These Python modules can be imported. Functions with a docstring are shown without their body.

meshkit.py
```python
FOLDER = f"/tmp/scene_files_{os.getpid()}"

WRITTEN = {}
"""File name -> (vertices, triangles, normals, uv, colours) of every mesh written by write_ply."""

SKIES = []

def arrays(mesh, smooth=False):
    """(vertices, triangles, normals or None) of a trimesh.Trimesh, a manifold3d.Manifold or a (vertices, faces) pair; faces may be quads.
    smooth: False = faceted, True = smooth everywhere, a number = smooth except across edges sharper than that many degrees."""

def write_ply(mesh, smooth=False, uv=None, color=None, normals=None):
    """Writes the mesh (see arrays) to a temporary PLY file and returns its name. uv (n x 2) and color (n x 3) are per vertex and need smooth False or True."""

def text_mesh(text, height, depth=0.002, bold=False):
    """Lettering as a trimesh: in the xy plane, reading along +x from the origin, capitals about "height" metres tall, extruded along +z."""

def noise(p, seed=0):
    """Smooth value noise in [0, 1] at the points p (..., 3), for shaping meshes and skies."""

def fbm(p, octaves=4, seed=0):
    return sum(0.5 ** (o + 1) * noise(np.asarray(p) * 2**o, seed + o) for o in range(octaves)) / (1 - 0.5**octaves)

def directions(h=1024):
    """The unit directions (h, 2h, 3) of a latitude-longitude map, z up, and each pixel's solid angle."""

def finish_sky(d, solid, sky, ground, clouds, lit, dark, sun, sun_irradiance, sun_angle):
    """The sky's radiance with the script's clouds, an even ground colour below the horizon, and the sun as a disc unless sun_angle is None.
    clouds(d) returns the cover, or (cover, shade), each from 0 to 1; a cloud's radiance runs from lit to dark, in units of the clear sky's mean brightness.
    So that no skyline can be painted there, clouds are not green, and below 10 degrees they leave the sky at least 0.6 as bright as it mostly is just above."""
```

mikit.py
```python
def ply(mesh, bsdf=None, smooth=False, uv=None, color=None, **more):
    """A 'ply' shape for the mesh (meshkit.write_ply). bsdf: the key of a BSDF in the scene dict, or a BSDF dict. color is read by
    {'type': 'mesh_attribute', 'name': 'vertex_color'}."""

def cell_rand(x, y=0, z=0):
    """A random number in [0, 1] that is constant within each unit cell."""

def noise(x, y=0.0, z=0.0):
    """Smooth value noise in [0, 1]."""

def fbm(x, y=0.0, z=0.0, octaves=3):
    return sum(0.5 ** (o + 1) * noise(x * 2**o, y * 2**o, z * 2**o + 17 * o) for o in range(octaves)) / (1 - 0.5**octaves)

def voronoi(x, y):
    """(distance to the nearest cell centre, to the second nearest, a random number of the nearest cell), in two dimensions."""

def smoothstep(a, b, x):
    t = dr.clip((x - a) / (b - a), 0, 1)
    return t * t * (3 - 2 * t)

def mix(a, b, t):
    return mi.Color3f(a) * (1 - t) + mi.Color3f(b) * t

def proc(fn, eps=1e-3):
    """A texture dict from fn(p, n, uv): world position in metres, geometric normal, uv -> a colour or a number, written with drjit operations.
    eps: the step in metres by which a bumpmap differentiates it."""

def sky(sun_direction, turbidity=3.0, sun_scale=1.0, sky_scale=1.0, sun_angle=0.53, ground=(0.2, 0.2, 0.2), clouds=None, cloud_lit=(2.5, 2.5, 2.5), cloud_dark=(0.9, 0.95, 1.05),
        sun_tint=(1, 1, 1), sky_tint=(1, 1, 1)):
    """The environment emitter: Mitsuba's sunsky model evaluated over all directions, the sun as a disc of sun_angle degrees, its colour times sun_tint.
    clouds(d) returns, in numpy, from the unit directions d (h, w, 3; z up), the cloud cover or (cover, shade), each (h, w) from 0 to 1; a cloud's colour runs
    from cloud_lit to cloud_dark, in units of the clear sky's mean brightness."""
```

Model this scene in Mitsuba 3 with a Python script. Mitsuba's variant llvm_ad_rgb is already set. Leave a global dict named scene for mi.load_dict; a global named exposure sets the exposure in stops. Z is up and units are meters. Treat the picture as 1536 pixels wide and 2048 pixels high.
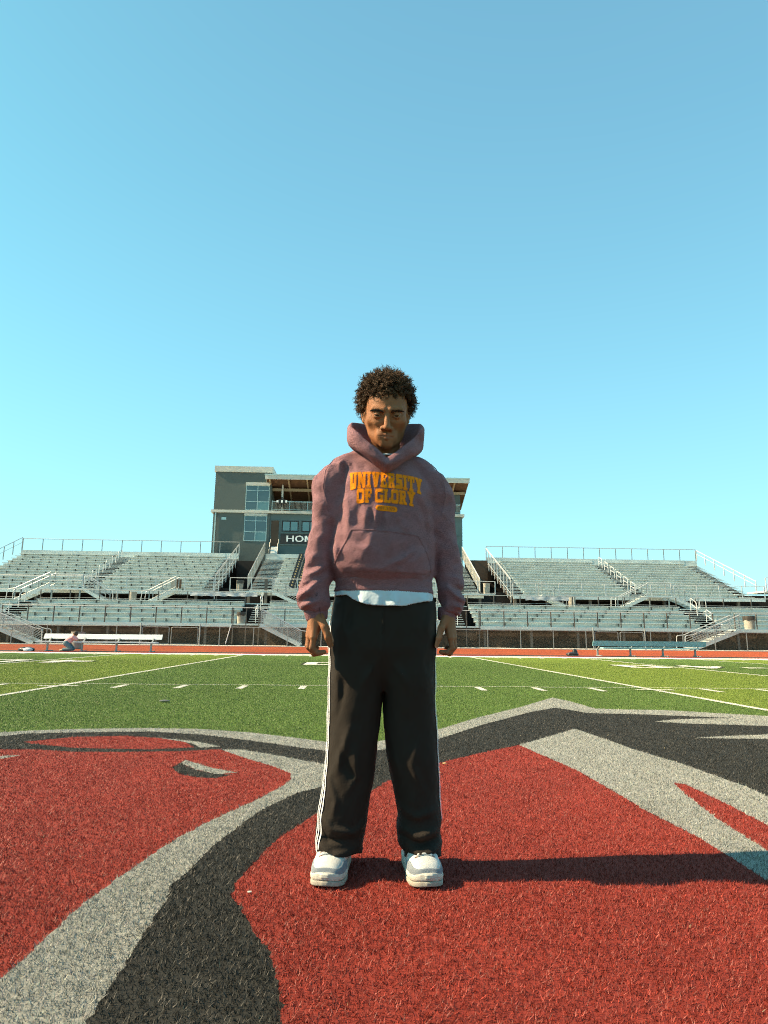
import math, random
import numpy as np, trimesh, shapely, drjit as dr, mitsuba as mi
import mikit, meshkit
from shapely.geometry import Polygon, LineString, Point, box as sbox
from shapely.ops import unary_union
from scipy.interpolate import PchipInterpolator
from scipy.ndimage import map_coordinates, gaussian_filter
from mikit import proc, noise, fbm, smoothstep, mix

T = mi.ScalarTransform4f
rng = np.random.default_rng(7)
random.seed(7)
scene, labels = {}, {}

# ------------------------------------------------------------------ camera, sky, exposure
exposure = 1.3
CAM = np.array([-0.139, 0.0, 0.778])
PITCH, ROLL, YAW, FOCAL = 0.19175, 0.01069, 0.0434, 1284.5 / 768
fwd = np.array([math.sin(YAW) * math.cos(PITCH), math.cos(YAW) * math.cos(PITCH), math.sin(PITCH)])
rgt = np.array([math.cos(YAW), -math.sin(YAW), 0.0])
upv = np.cross(rgt, fwd)
cam_up = math.cos(ROLL) * upv - math.sin(ROLL) * rgt
scene['camera'] = {'type': 'perspective', 'fov': math.degrees(2 * math.atan(1 / FOCAL / 1)), 'fov_axis': 'x', 'near_clip': 0.05, 'far_clip': 3000.0,
                   'to_world': T().look_at(origin=CAM.tolist(), target=(CAM + fwd).tolist(), up=cam_up.tolist())}
scene['camera']['fov'] = math.degrees(2 * math.atan(0.5 * 1536 / 1284.5))
SUN = (-0.775, -0.055, 0.60)
def horizon_haze(d):
    el = np.degrees(np.arcsin(np.clip(d[..., 2], -1, 1)))
    return np.clip(.17 + .66 * np.exp(-np.maximum(el, 0) / 15.0), 0, .85) + .03 * (meshkit.fbm(d * [2.0, 2.0, 5.0], 3) - .5)
scene['daylight'] = mikit.sky(SUN, turbidity=3.2, sun_scale=3.5, sky_scale=2.35, sky_tint=(0.47, 1.55, 1.34), sun_tint=(1.0, 0.95, 0.84), ground=(0.16, 0.15, 0.10),
                              clouds=horizon_haze, cloud_lit=(1.22, 1.58, 1.66), cloud_dark=(1.0, 1.2, 1.3))

# ------------------------------------------------------------------ materials
def rgb(*c): return {'type': 'rgb', 'value': list(c)}
def two(b): return {'type': 'twosided', 'bsdf': b}
def prin(col, rough=0.6, **k):
    c = col if isinstance(col, dict) else rgb(*col)
    return {'type': 'principled', 'base_color': c, 'roughness': rough, **k}
def bump(b, fn, scale, eps=1e-3):
    return {'type': 'bumpmap', 'arbitrary': proc(fn, eps), 'scale': scale, 'bsdf': b}
def speckle(col, amt, sx, sy=None, sz=None, low=0.25, lowscale=1.0):
    sy = sx if sy is None else sy; sz = sx if sz is None else sz
    def fn(p, n, uv):
        f = 1 + amt * (noise(p.x * sx, p.y * sy, p.z * sz) - .5) * 2 + low * (fbm(p.x * lowscale, p.y * lowscale, p.z * lowscale) - .5) * 2
        return mi.Color3f(*col) * f
    return proc(fn)

def turf_fn(p, n, uv):
    b = dr.floor((dr.abs(p.x)) / 4.572)
    par = b - 2 * dr.floor(b / 2)
    light = mix((0.064, 0.104, 0.021), (0.104, 0.142, 0.020), par)
    f = 0.54 + 0.46 * noise(p.x * 160, p.y * 160, 0) + 0.30 * fbm(p.x * 3, p.y * 3, 5.)
    f = f * (0.84 + 0.32 * fbm(p.x * .35, p.y * .35, 2.))
    return light * f
def paint_turf(col):
    return two(prin(speckle(col, 0.35, 140, low=.18, lowscale=4), 0.8, specular=.2))
scene['m_turf'] = two(prin(proc(turf_fn), 0.85, specular=0.15))
scene['m_turf_red'] = paint_turf((0.172, 0.023, 0.0145))
scene['m_turf_grey'] = paint_turf((0.195, 0.195, 0.175))
scene['m_turf_black'] = paint_turf((0.020, 0.019, 0.016))
scene['m_turf_white'] = paint_turf((0.45, 0.435, 0.38))
scene['m_blades'] = two(prin({'type': 'mesh_attribute', 'name': 'vertex_color'}, 0.55, specular=.35))
scene['m_track'] = two(prin(speckle((0.185, 0.038, 0.013), .18, 60, low=.2, lowscale=.5), .85, specular=.2))
scene['m_trackedge'] = two(prin(speckle((0.28, 0.035, 0.03), .2, 60), .85))
scene['m_drain'] = two(prin(speckle((0.026, 0.022, 0.018), .3, 40), .8))
scene['m_ground'] = two(prin(speckle((0.26, 0.23, 0.17), .15, 8, low=.3, lowscale=.1), .9))
scene['m_concrete'] = two(prin(speckle((0.46, 0.43, 0.37), .12, 20, low=.2, lowscale=.6), .85))
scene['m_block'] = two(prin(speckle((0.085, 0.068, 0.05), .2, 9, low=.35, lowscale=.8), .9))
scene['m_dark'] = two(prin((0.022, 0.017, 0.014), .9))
def alu_fn(p, n, uv):
    s = noise(p.x * 1.1, p.y * 3.0, p.z * 3.1)
    f = 0.78 + .28 * s + .16 * (noise(p.x * 14, p.y * 30, p.z * 45) - .5)
    return mi.Color3f(0.56, 0.60, 0.575) * f
scene['m_alu'] = two(prin(proc(alu_fn), 0.42, metallic=0.25, specular=.5))
scene['m_alu_dull'] = two(prin(proc(lambda p, n, uv: mi.Color3f(0.50, 0.55, 0.52) * (0.75 + .4 * noise(p.x * .9, p.y * 2, p.z * 4.1) + .2 * (noise(p.x * 22, 0., p.z * 60) - .5))), 0.5, metallic=0.15))
scene['m_rail'] = two(prin((0.50, 0.51, 0.50), 0.4, metallic=.3))
scene['m_galv'] = two(prin((0.30, 0.315, 0.30), 0.45, metallic=.3))
scene['m_post'] = two(prin(speckle((0.10, 0.085, 0.07), .2, 12), 0.6))  # on the rail posts this brown puts their shade side into the colour
scene['m_bracket'] = two(prin((0.075, 0.08, 0.075), .6))
scene['m_panelbeige'] = two(prin(speckle((0.34, 0.32, 0.27), .15, 10), .6))
def stucco_fn(p, n, uv):
    return mi.Color3f(0.088, 0.108, 0.100) * (0.85 + .2 * fbm(p.x * .6, p.y * .6, p.z * .5) + .18 * noise(p.x * 18, p.y * 18, p.z * 18))
scene['m_stucco'] = two(bump(prin(proc(stucco_fn), .9), lambda p, n, uv: noise(p.x * 22, p.y * 22, p.z * 22), .012, .01))
scene['m_stucco_low'] = two(prin(speckle((0.09, 0.135, 0.135), .12, 14, low=.15, lowscale=.6), .85))
scene['m_trim'] = two(prin(speckle((0.52, 0.50, 0.43), .1, 10, low=.12), .6))
scene['m_teal'] = two(prin((0.36, 0.50, 0.50), .5))  # on the white window frames this teal puts shade into the colour
scene['m_soffit'] = two(prin(speckle((0.10, 0.048, 0.022), .2, 5), .8))
scene['m_beam'] = two(prin((0.30, 0.22, 0.13), .7))
scene['m_glass'] = two(prin((0.05, 0.09, 0.095), .08, specular=.9))
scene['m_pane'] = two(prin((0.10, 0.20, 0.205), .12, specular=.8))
scene['m_darkframe'] = two(prin((0.02, 0.018, 0.016), .5))
scene['m_signwhite'] = two(prin((0.80, 0.80, 0.76), .5))
scene['m_brown'] = two(prin(speckle((0.07, 0.04, 0.022), .2, 6), .7))
scene['m_white'] = two(prin((0.52, 0.54, 0.56), .45))
scene['m_bench_shade'] = two(prin((0.24, 0.47, 0.50), .5))  # white bench seen in shade, the shade put into a teal colour
scene['m_can'] = two(prin(speckle((0.26, 0.24, 0.20), .15, 8), .6))
scene['m_can_bag'] = two(prin((0.035, 0.028, 0.022), .4))
scene['m_banner'] = two(prin(proc(lambda p, n, uv: mix((0.26, .29, .31), (0.42, .44, .45), smoothstep(.35, .65, noise(p.x * 2.3, p.y, p.z * 9)))), .5))
scene['m_seatblack'] = two(prin((0.018, 0.015, 0.013), .35))
scene['m_gold'] = two(prin((0.5, 0.36, 0.16), .5))

# ------------------------------------------------------------------ helpers
def key_for(name):
    if name not in used: used[name] = 0; return name
    used[name] += 1
    return '%s_%03d' % (name, used[name])
used = {}
def add(name, mesh, mat, parent=None, smooth=False, label=None, **k):
    key = key_for((parent + '__' if parent else '') + name)
    scene[key] = mikit.ply(mesh, mat, smooth, **k)
    if label: labels[key] = {'label': label}
    return key
def thing(name, label, cat, group=None):
    key = key_for(name); tag(key, label, cat, group); return key
def tag(key, label, cat=None, group=None, kind=None):
    d = labels.setdefault(key, {})
    if label: d['label'] = label
    if cat: d['category'] = cat
    if group: d['group'] = group
    if kind: d['kind'] = kind
def struct(name, mesh, mat, smooth=False, parent=None):
    key = add(name, mesh, mat, parent, smooth)
    if not parent: labels[key] = {'kind': 'structure'}
    return key

BV = np.array([[x, y, z] for x in (0, 1) for y in (0, 1) for z in (0, 1)], float)
BF = np.array([[0, 1, 3], [0, 3, 2], [4, 6, 7], [4, 7, 5], [0, 4, 5], [0, 5, 1], [2, 3, 7], [2, 7, 6], [0, 2, 6], [0, 6, 4], [1, 5, 7], [1, 7, 3]])
class MB:
    """collects boxes, bars and tubes into one mesh"""
    def __init__(s): s.v, s.f, s.n = [], [], 0
    def raw(s, v, f):
        s.v.append(np.asarray(v, float)); s.f.append(np.asarray(f) + s.n); s.n += len(v); return s
    def box(s, x0, x1, y0, y1, z0, z1):
        lo = np.array([x0, y0, z0]); return s.raw(lo + BV * (np.array([x1, y1, z1]) - lo), BF)
    def hexa(s, pts): return s.raw(pts, BF)      # 8 corners in BV order
    def tube(s, pts, r, n=6, closed=False):
        v, f = tube(pts, r, n, closed); return s.raw(v, f)
    def bar(s, a, b, w, h):
        a, b = np.asarray(a, float), np.asarray(b, float); t = (b - a) / np.linalg.norm(b - a)
        side = np.cross(t, [0, 0, 1.0]) if abs(t[2]) < .98 else np.array([1.0, 0, 0]); side /= np.linalg.norm(side)
        up = np.cross(side, t)
        P = [c + side * sx * w / 2 + up * sz * h / 2 for c in (a, b) for sx in (-1, 1) for sz in (-1, 1)]
        return s.raw(P, BF)
    def mesh(s): return np.vstack(s.v), np.vstack(s.f)

def tube(pts, r, n=6, closed=False, caps=True):
    p = np.asarray(pts, float); m = len(p); r = np.broadcast_to(np.asarray(r, float), (m,))
    t = (np.roll(p, -1, 0) - np.roll(p, 1, 0)) if closed else np.gradient(p, axis=0)
    t /= np.linalg.norm(t, axis=1, keepdims=True) + 1e-12
    a = np.zeros_like(p); c = np.cross(t[0], [0, 0, 1.0]) if abs(t[0][2]) < .9 else np.cross(t[0], [1.0, 0, 0])
    a[0] = c / np.linalg.norm(c)
    for i in range(1, m):
        c = a[i - 1] - t[i] * (a[i - 1] @ t[i]); a[i] = c / (np.linalg.norm(c) + 1e-12)
    b = np.cross(t, a); ang = np.arange(n) * 2 * np.pi / n
    v = (p[:, None] + r[:, None, None] * (np.cos(ang)[None, :, None] * a[:, None] + np.sin(ang)[None, :, None] * b[:, None])).reshape(-1, 3)
    L = m if closed else m - 1
    i, j = np.meshgrid(np.arange(L), np.arange(n), indexing='ij'); i2 = (i + 1) % m
    q = np.stack([i * n + j, i * n + (j + 1) % n, i2 * n + (j + 1) % n, i2 * n + j], -1).reshape(-1, 4)
    f = np.vstack([q[:, [0, 1, 2]], q[:, [0, 2, 3]]])
    if caps and not closed:
        v = np.vstack([v, p[0], p[-1]]); k = len(v); jj = np.arange(n)
        f = np.vstack([f, np.stack([jj * 0 + k - 2, (jj + 1) % n, jj], 1), np.stack([jj * 0 + k - 1, (m - 1) * n + jj, (m - 1) * n + (jj + 1) % n], 1)])
    return v, f
def rounded(pts, r=.12, n=4):
    """polyline with its inner corners rounded"""
    p = [np.asarray(q, float) for q in pts]; out = [p[0]]
    for a, b, c in zip(p, p[1:], p[2:]):
        u, w = a - b, c - b; d = min(r, np.linalg.norm(u) * .45, np.linalg.norm(w) * .45)
        s, e = b + u / np.linalg.norm(u) * d, b + w / np.linalg.norm(w) * d
        for t in np.linspace(0, 1, n + 1): out.append(s * (1 - t) ** 2 + 2 * b * t * (1 - t) + e * t * t)
    return np.array(out + [p[-1]])
def flat(poly, z):
    """a polygon as a flat sheet at height z"""
    v, f = trimesh.creation.triangulate_polygon(poly, engine='earcut')
    return np.c_[v, np.full(len(v), z)], f
def merge(list_):
    b = MB()
    for v, f in list_: b.raw(v, f)
    return b.mesh()

# ------------------------------------------------------------------ ground, field, track
struct('ground', ([[-700, -500, -.05], [700, -500, -.05], [700, 900, -.05], [-700, 900, -.05]], [[0, 1, 2, 3]]), 'm_ground')
YD = 0.9144
struct('turf', ([[-62, -30, 0], [62, -30, 0], [62, 28.0, 0], [-62, 28.0, 0]], [[0, 1, 2, 3]]), 'm_turf')
struct('sideline_band', ([[-62, 26.45, .004], [62, 26.45, .004], [62, 28.0, .004], [-62, 28.0, .004]], [[0, 1, 2, 3]]), 'm_turf_white')
struct('track_border', ([[-62, 28.0, .002], [62, 28.0, .002], [62, 28.75, .002], [-62, 28.75, .002]], [[0, 1, 2, 3]]), 'm_trackedge')
struct('track_kerb', MB().box(-62, 62, 28.75, 30.1, -.04, .012).mesh(), 'm_drain')
struct('running_track', ([[-70, 30.1, .004], [70, 30.1, .004], [70, 46.4, .004], [-70, 46.4, .004]], [[0, 1, 2, 3]]), 'm_track')
struct('concrete_path', MB().box(-70, 70, 46.4, 49.0, -.04, .05).mesh(), 'm_concrete')

lines = {}
for k in range(-6, 7):
    x = k * 5 * YD
    add('yard_line', ([[x - .05, -20, .004], [x + .05, -20, .004], [x + .05, 26.45, .004], [x - .05, 26.45, .004]], [[0, 1, 2, 3]]) if abs(k) > 0 else
        ([[x - .05, 6.0, .004], [x + .05, 6.0, .004], [x + .05, 26.45, .004], [x - .05, 26.45, .004]], [[0, 1, 2, 3]]), 'm_turf_white', 'turf')
YH = 26.45 - 16.26
add('thin_line', ([[-50, YH + .42, .0045], [50, YH + .42, .0045], [50, YH + .455, .0045], [-50, YH + .455, .0045]], [[0, 1, 2, 3]]), 'm_turf_white', 'turf')
for k in range(-27, 28):
    if k % 5 == 0:
        if k: add('hash_mark', ([[k * YD - .3, YH - .05, .008], [k * YD + .3, YH - .05, .008], [k * YD + .3, YH + .05, .008], [k * YD - .3, YH + .05, .008]], [[0, 1, 2, 3]]), 'm_turf_white', 'turf')
        continue
    x = k * YD
    add('hash_mark', ([[x - .05, YH - .30, .004], [x + .05, YH - .30, .004], [x + .05, YH + .31, .004], [x - .05, YH + .31, .004]], [[0, 1, 2, 3]]), 'm_turf_white', 'turf')
    if abs(k) < 27:
        add('side_mark', ([[x - .05, 25.5, .004], [x + .05, 25.5, .004], [x + .05, 26.1, .004], [x - .05, 26.1, .004]], [[0, 1, 2, 3]]), 'm_turf_white', 'turf')
# numbers (read from the far side, so upside down from here)
def digit(c):
    if c == '0':
        o = sbox(-.42, -.72, .42, .72).buffer(.18); return o.difference(sbox(-.12, -.42, .12, .42).buffer(.14))
    if c == '4':
        return unary_union([sbox(.12, -.9, .42, .9), sbox(-.6, -.42, .6, -.12), Polygon([(.12, .9), (.42, .9), (-.3, -.12), (-.6, -.12)])])
    if c == '5':
        return unary_union([sbox(-.5, .6, .5, .9), sbox(-.5, 0, -.2, .9), sbox(-.5, -.05, .3, .25), sbox(.2, -.75, .5, .1), sbox(-.5, -.9, .4, -.6), sbox(-.55, -.75, -.25, -.45)])
    if c == '3':
        return unary_union([sbox(-.5, .6, .4, .9), sbox(.2, -.8, .5, .8), sbox(-.3, -.15, .4, .15), sbox(-.5, -.9, .4, -.6)])
for num, xc in (('50', 0), ('40', 10 * YD), ('40', -10 * YD), ('30', 20 * YD), ('30', -20 * YD)):
    for ch, dx in ((num[1], -.92), (num[0], .98)):
        g = shapely.affinity.rotate(digit(ch), 180, origin=(0, 0))
        g = shapely.affinity.translate(g, xc + dx, 18.9)
        k = add('yard_number', flat(g, .010), 'm_turf_white', 'turf')
        add('outline', merge([flat(q, .006) for q in getattr(g.buffer(.09), 'geoms', [g.buffer(.09)])]), 'm_turf_black', k)
for sx in (-1, 1):   # the small direction triangles beside the numbers
    g = Polygon([(sx * 10 * YD + sx * 1.9, 18.2), (sx * 10 * YD + sx * 1.9, 18.7), (sx * 10 * YD + sx * 2.9, 18.45)])
    add('yard_arrow', flat(g, .010), 'm_turf_white', 'turf')

# emblem painted at midfield (metres on the ground)
GP = {
 'outer': [(-4.2, 4.9), (-3.6, 5.2), (-3.11, 5.38), (-2.92, 5.44), (-2.74, 5.55), (-2.42, 5.65), (-1.84, 5.73), (-1.41, 5.68), (-.97, 5.5), (-.54, 5.2), (-.3, 5.01), (-.16, 4.97), (.07, 5.09), (.23, 5.27), (.56, 5.66), (1.12, 6.6), (1.77, 7.55), (2.51, 8.76), (2.59, 8.29), (2.6, 7.44), (2.91, 7.36), (3.35, 7.33), (3.86, 7.02), (4.2, 6.82), (4.52, 6.62), (5.6, 6.0), (5.9, 5.0), (5.4, 3.6), (4.2, 2.2), (3.4, 1.0), (2.4, -.6), (-.2, -1.2), (-2.2, -.4), (-3.6, 1.0), (-4.6, 2.6), (-4.7, 4.2)],
 'black': [(-4.0, 4.75), (-3.4, 4.98), (-2.97, 5.14), (-2.81, 5.24), (-2.7, 5.39), (-2.34, 5.46), (-1.78, 5.53), (-1.34, 5.38), (-.9, 5.09), (-.51, 4.79), (-.29, 4.64), (-.09, 4.6), (.08, 4.72), (.28, 4.89), (.54, 5.22), (1.0, 5.98), (1.75, 7.06), (2.17, 7.52), (2.36, 7.0), (2.98, 6.89), (3.74, 6.63), (4.3, 6.3), (5.2, 5.7), (5.5, 4.9), (5.1, 3.8), (4.0, 2.4), (3.1, 1.0), (2.2, -.4), (-.2, -1.0), (-2.0, -.2), (-3.4, 1.2), (-4.3, 2.7), (-4.4, 4.1)],
 'streak': [(2.76, 6.32), (3.02, 6.48), (3.34, 6.57), (3.74, 6.63), (4.2, 6.66), (4.7, 6.38), (4.52, 5.75), (3.99, 5.89), (3.7, 6.04), (3.34, 6.13), (2.99, 6.19)],
 'streak2': [(2.61, 5.3), (2.93, 5.41), (3.35, 5.51), (3.77, 5.58), (5.0, 5.5), (4.9, 5.05), (3.51, 5.22), (3.19, 5.26), (2.85, 5.28)],
 'band': [(1.09, 4.93), (1.81, 5.8), (1.88, 4.75), (1.96, 4.21), (1.99, 3.59), (1.94, 2.97), (1.80, 2.2), (1.50, 1.4), (1.12, .9), (1.18, 1.5), (1.22, 1.99), (1.24, 2.4), (1.25, 2.72), (1.24, 2.84), (1.22, 3.09), (1.22, 3.48), (1.21, 4.02)],
 'wedge': [(1.64, 3.7), (1.68, 3.65), (1.67, 3.21), (1.64, 2.85), (1.55, 2.3), (1.36, 1.9), (1.43, 2.56), (1.48, 2.99), (1.56, 3.4)],
 'redr': [(1.09, 4.93), (.73, 4.58), (.43, 4.26), (.23, 3.99), (.04, 3.69), (-.03, 3.49), (-.17, 3.25), (-.3, 3.04), (-.41, 2.73), (-.45, 2.56), (-.48, 2.38), (-.5, 2.24), (-.49, 2.14), (-.46, 2.07), (-.42, 1.97), (-.37, 1.86), (-.32, 1.75), (-.29, 1.62), (-.27, 1.47), (-.2, .8), (.1, 0), (.7, 0.1), (1.12, .9), (1.18, 1.5), (1.22, 1.99), (1.24, 2.4), (1.25, 2.72), (1.24, 2.84), (1.22, 3.09), (1.22, 3.48), (1.21, 4.02)],
 'redl': [(-3.6, 4.45), (-2.65, 4.58), (-2.51, 4.67), (-2.3, 4.68), (-1.98, 4.59), (-1.66, 4.59), (-1.33, 4.62), (-1.05, 4.7), (-.79, 4.34), (-.6, 4.1), (-.49, 3.92), (-.47, 3.76), (-.51, 3.56), (-.61, 3.26), (-.74, 2.94), (-.81, 2.71), (-.85, 2.52), (-.88, 2.33), (-.91, 2.13), (-.92, 1.96), (-.92, 1.77), (-1.0, 1.2), (-1.3, .6), (-2.4, .7), (-3.3, 1.7), (-3.9, 3.0)],
 'sliver': [(-2.51, 4.99), (-2.25, 5.23), (-1.89, 5.29), (-1.6, 5.19), (-1.37, 5.01), (-1.24, 4.78), (-1.52, 4.69), (-2.05, 4.74), (-2.42, 4.92)],
 'greywedge': [(-1.63, 5.22), (-1.3, 5.04), (-1.06, 4.82), (-1.2, 4.76), (-1.3, 4.95)],
 'greys': [(-1.03, 4.7), (-.91, 4.7), (-.65, 4.5), (-.47, 4.33), (-.3, 4.18), (-.18, 4.06), (-.15, 3.89), (-.2, 3.74), (-.3, 3.58), (-.41, 3.45), (-.54, 3.14), (-.6, 2.87), (-.65, 2.64), (-.67, 2.43), (-.69, 2.29), (-.7, 2.21), (-.68, 2.11), (-.68, 1.96), (-.67, 1.74), (-.66, 1.2), (-.8, .4), (-1.2, .3), (-1.1, 1.2), (-.98, 1.77), (-1.0, 2.3), (-.9, 2.9), (-.6, 3.6)],
 'notch': [(-1.19, 4.32), (-1.0, 4.1), (-.79, 3.93), (-.9, 3.89), (-1.06, 4.03), (-1.18, 4.2)],
 'notchb': [(-1.2, 4.07), (-1.19, 4.3), (-1.14, 4.14), (-1.02, 3.98), (-.85, 3.88), (-.8, 3.89), (-.89, 3.78), (-1.0, 3.81), (-1.11, 3.89)],
 'mark': [(-2.46, 4.35), (-2.38, 4.42), (-2.27, 4.47), (-2.3, 4.39), (-2.33, 4.34), (-2.42, 4.27)],
}
def ragged(pts, amp=.0035):
    ls = LineString(pts + [pts[0]]); n = max(12, int(ls.length / .02))
    P = np.array([ls.interpolate(t, normalized=True).coords[0] for t in np.linspace(0, 1, n, endpoint=False)])
    return Polygon(P + rng.normal(0, amp, P.shape)).buffer(0)
order = [('outer', 'grey', 'grey outline of the painted emblem'), ('black', 'black', 'wide black field of the painted emblem'), ('greys', 'grey', 'curved grey band left of the man'),
         ('redl', 'red', 'red beak area left of the man'), ('redr', 'red', 'red area under the feet of the man'), ('band', 'grey', 'straight grey band right of the man'), ('wedge', 'red', 'red wedge in the grey band'),
         ('streak', 'grey', 'upper grey feather streak'), ('streak2', 'grey', 'lower grey feather streak'), ('sliver', 'red', 'thin red sliver between black lines'), ('greywedge', 'grey', 'small grey wedge beside the red sliver'),
         ('notchb', 'black', 'black nostril mark'), ('notch', 'grey', 'grey nostril highlight'), ('mark', 'grey', None)]
LOGO = []
for i, (nm, c, lab) in enumerate(order):
    g = ragged(GP[nm]); g = max(g.geoms, key=lambda q: q.area) if hasattr(g, 'geoms') else g
    LOGO.append((g, c)); shapely.prepare(g)
over = None
for (g, c), (nm, _, lab) in zip(LOGO[::-1], order[::-1]):      # each area keeps only what no later area covers, so all lie in one layer
    q = g if over is None else g.difference(over); over = g if over is None else over.union(g)
    add('emblem_area', merge([flat(x, .004) for x in getattr(q, 'geoms', [q]) if x.area > 1e-5]), 'm_turf_' + c, 'turf', label=lab)

# standing blades of the artificial turf, dense near the camera
def blades():
    P = []
    ys = np.geomspace(.4, 26., 90)
    for y0, y1 in zip(ys, ys[1:]):
        dens = 38000 * min(1.0, (2.0 / y1) ** 1.5) * min(1.0, (26.5 - y1) / 8)
        w = 1.1 + .72 * y1
        n = int(2 * w * (y1 - y0) * dens)
        P.append(np.c_[rng.uniform(-w, w, n), rng.uniform(y0, y1, n)])
    P = np.vstack(P); n = len(P)
    par = np.floor(np.abs(P[:, 0]) / 4.572) % 2
    col = np.where(par[:, None] > 0, [0.104, 0.142, 0.020], [0.064, 0.104, 0.021])
    pal = {'red': (.172, .023, .0145), 'grey': (.195, .195, .175), 'black': (.020, .019, .016)}
    for g, c in LOGO:
        col[shapely.contains_xy(g, P[:, 0], P[:, 1])] = pal[c]
    near = lambda a, w: np.abs(a) < w
    yy = P[:, 1]
    wl = (near(np.abs(P[:, 0]) - 4.572, .05) | near(np.abs(P[:, 0]) - 9.144, .05) | near(yy - YH - .437, .02)
          | (near((P[:, 0] / YD + .5) % 1 - .5, .05 / YD) & (yy > YH - .3) & (yy < YH + .31) & ~near(P[:, 0], .3)))
    col[wl] = (.45, .435, .38)
    col = col * rng.lognormal(0, .34, (n, 1)) * rng.normal(1, .05, (n, 3))
    straw = rng.random(n) < .0004; col[straw] = np.array([.45, .40, .25]) * rng.uniform(.6, 1.2, (straw.sum(), 1))
    ang = rng.uniform(0, 2 * np.pi, n); lean = rng.normal(0, .55, (n, 2)) + [.05, -.05]
    hgt = rng.uniform(.007, .014, n); wd = .00085 * (1 + .2 * P[:, 1])
    c0 = np.c_[P, np.full(n, .003)]; d = np.c_[np.cos(ang), np.sin(ang), np.zeros(n)] * wd[:, None]
    tip = c0 + np.c_[lean * hgt[:, None], hgt]
    v = np.stack([c0 - d, c0 + d, tip], 1).reshape(-1, 3)
    return (v, np.arange(3 * n).reshape(-1, 3)), np.clip(np.repeat(col, 3, 0), 0, 1)
bm, bc = blades()
k = add('grass', bm, 'm_blades', color=bc)
tag(k, 'short artificial turf blades standing on the painted field', 'grass', kind='stuff')

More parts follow.
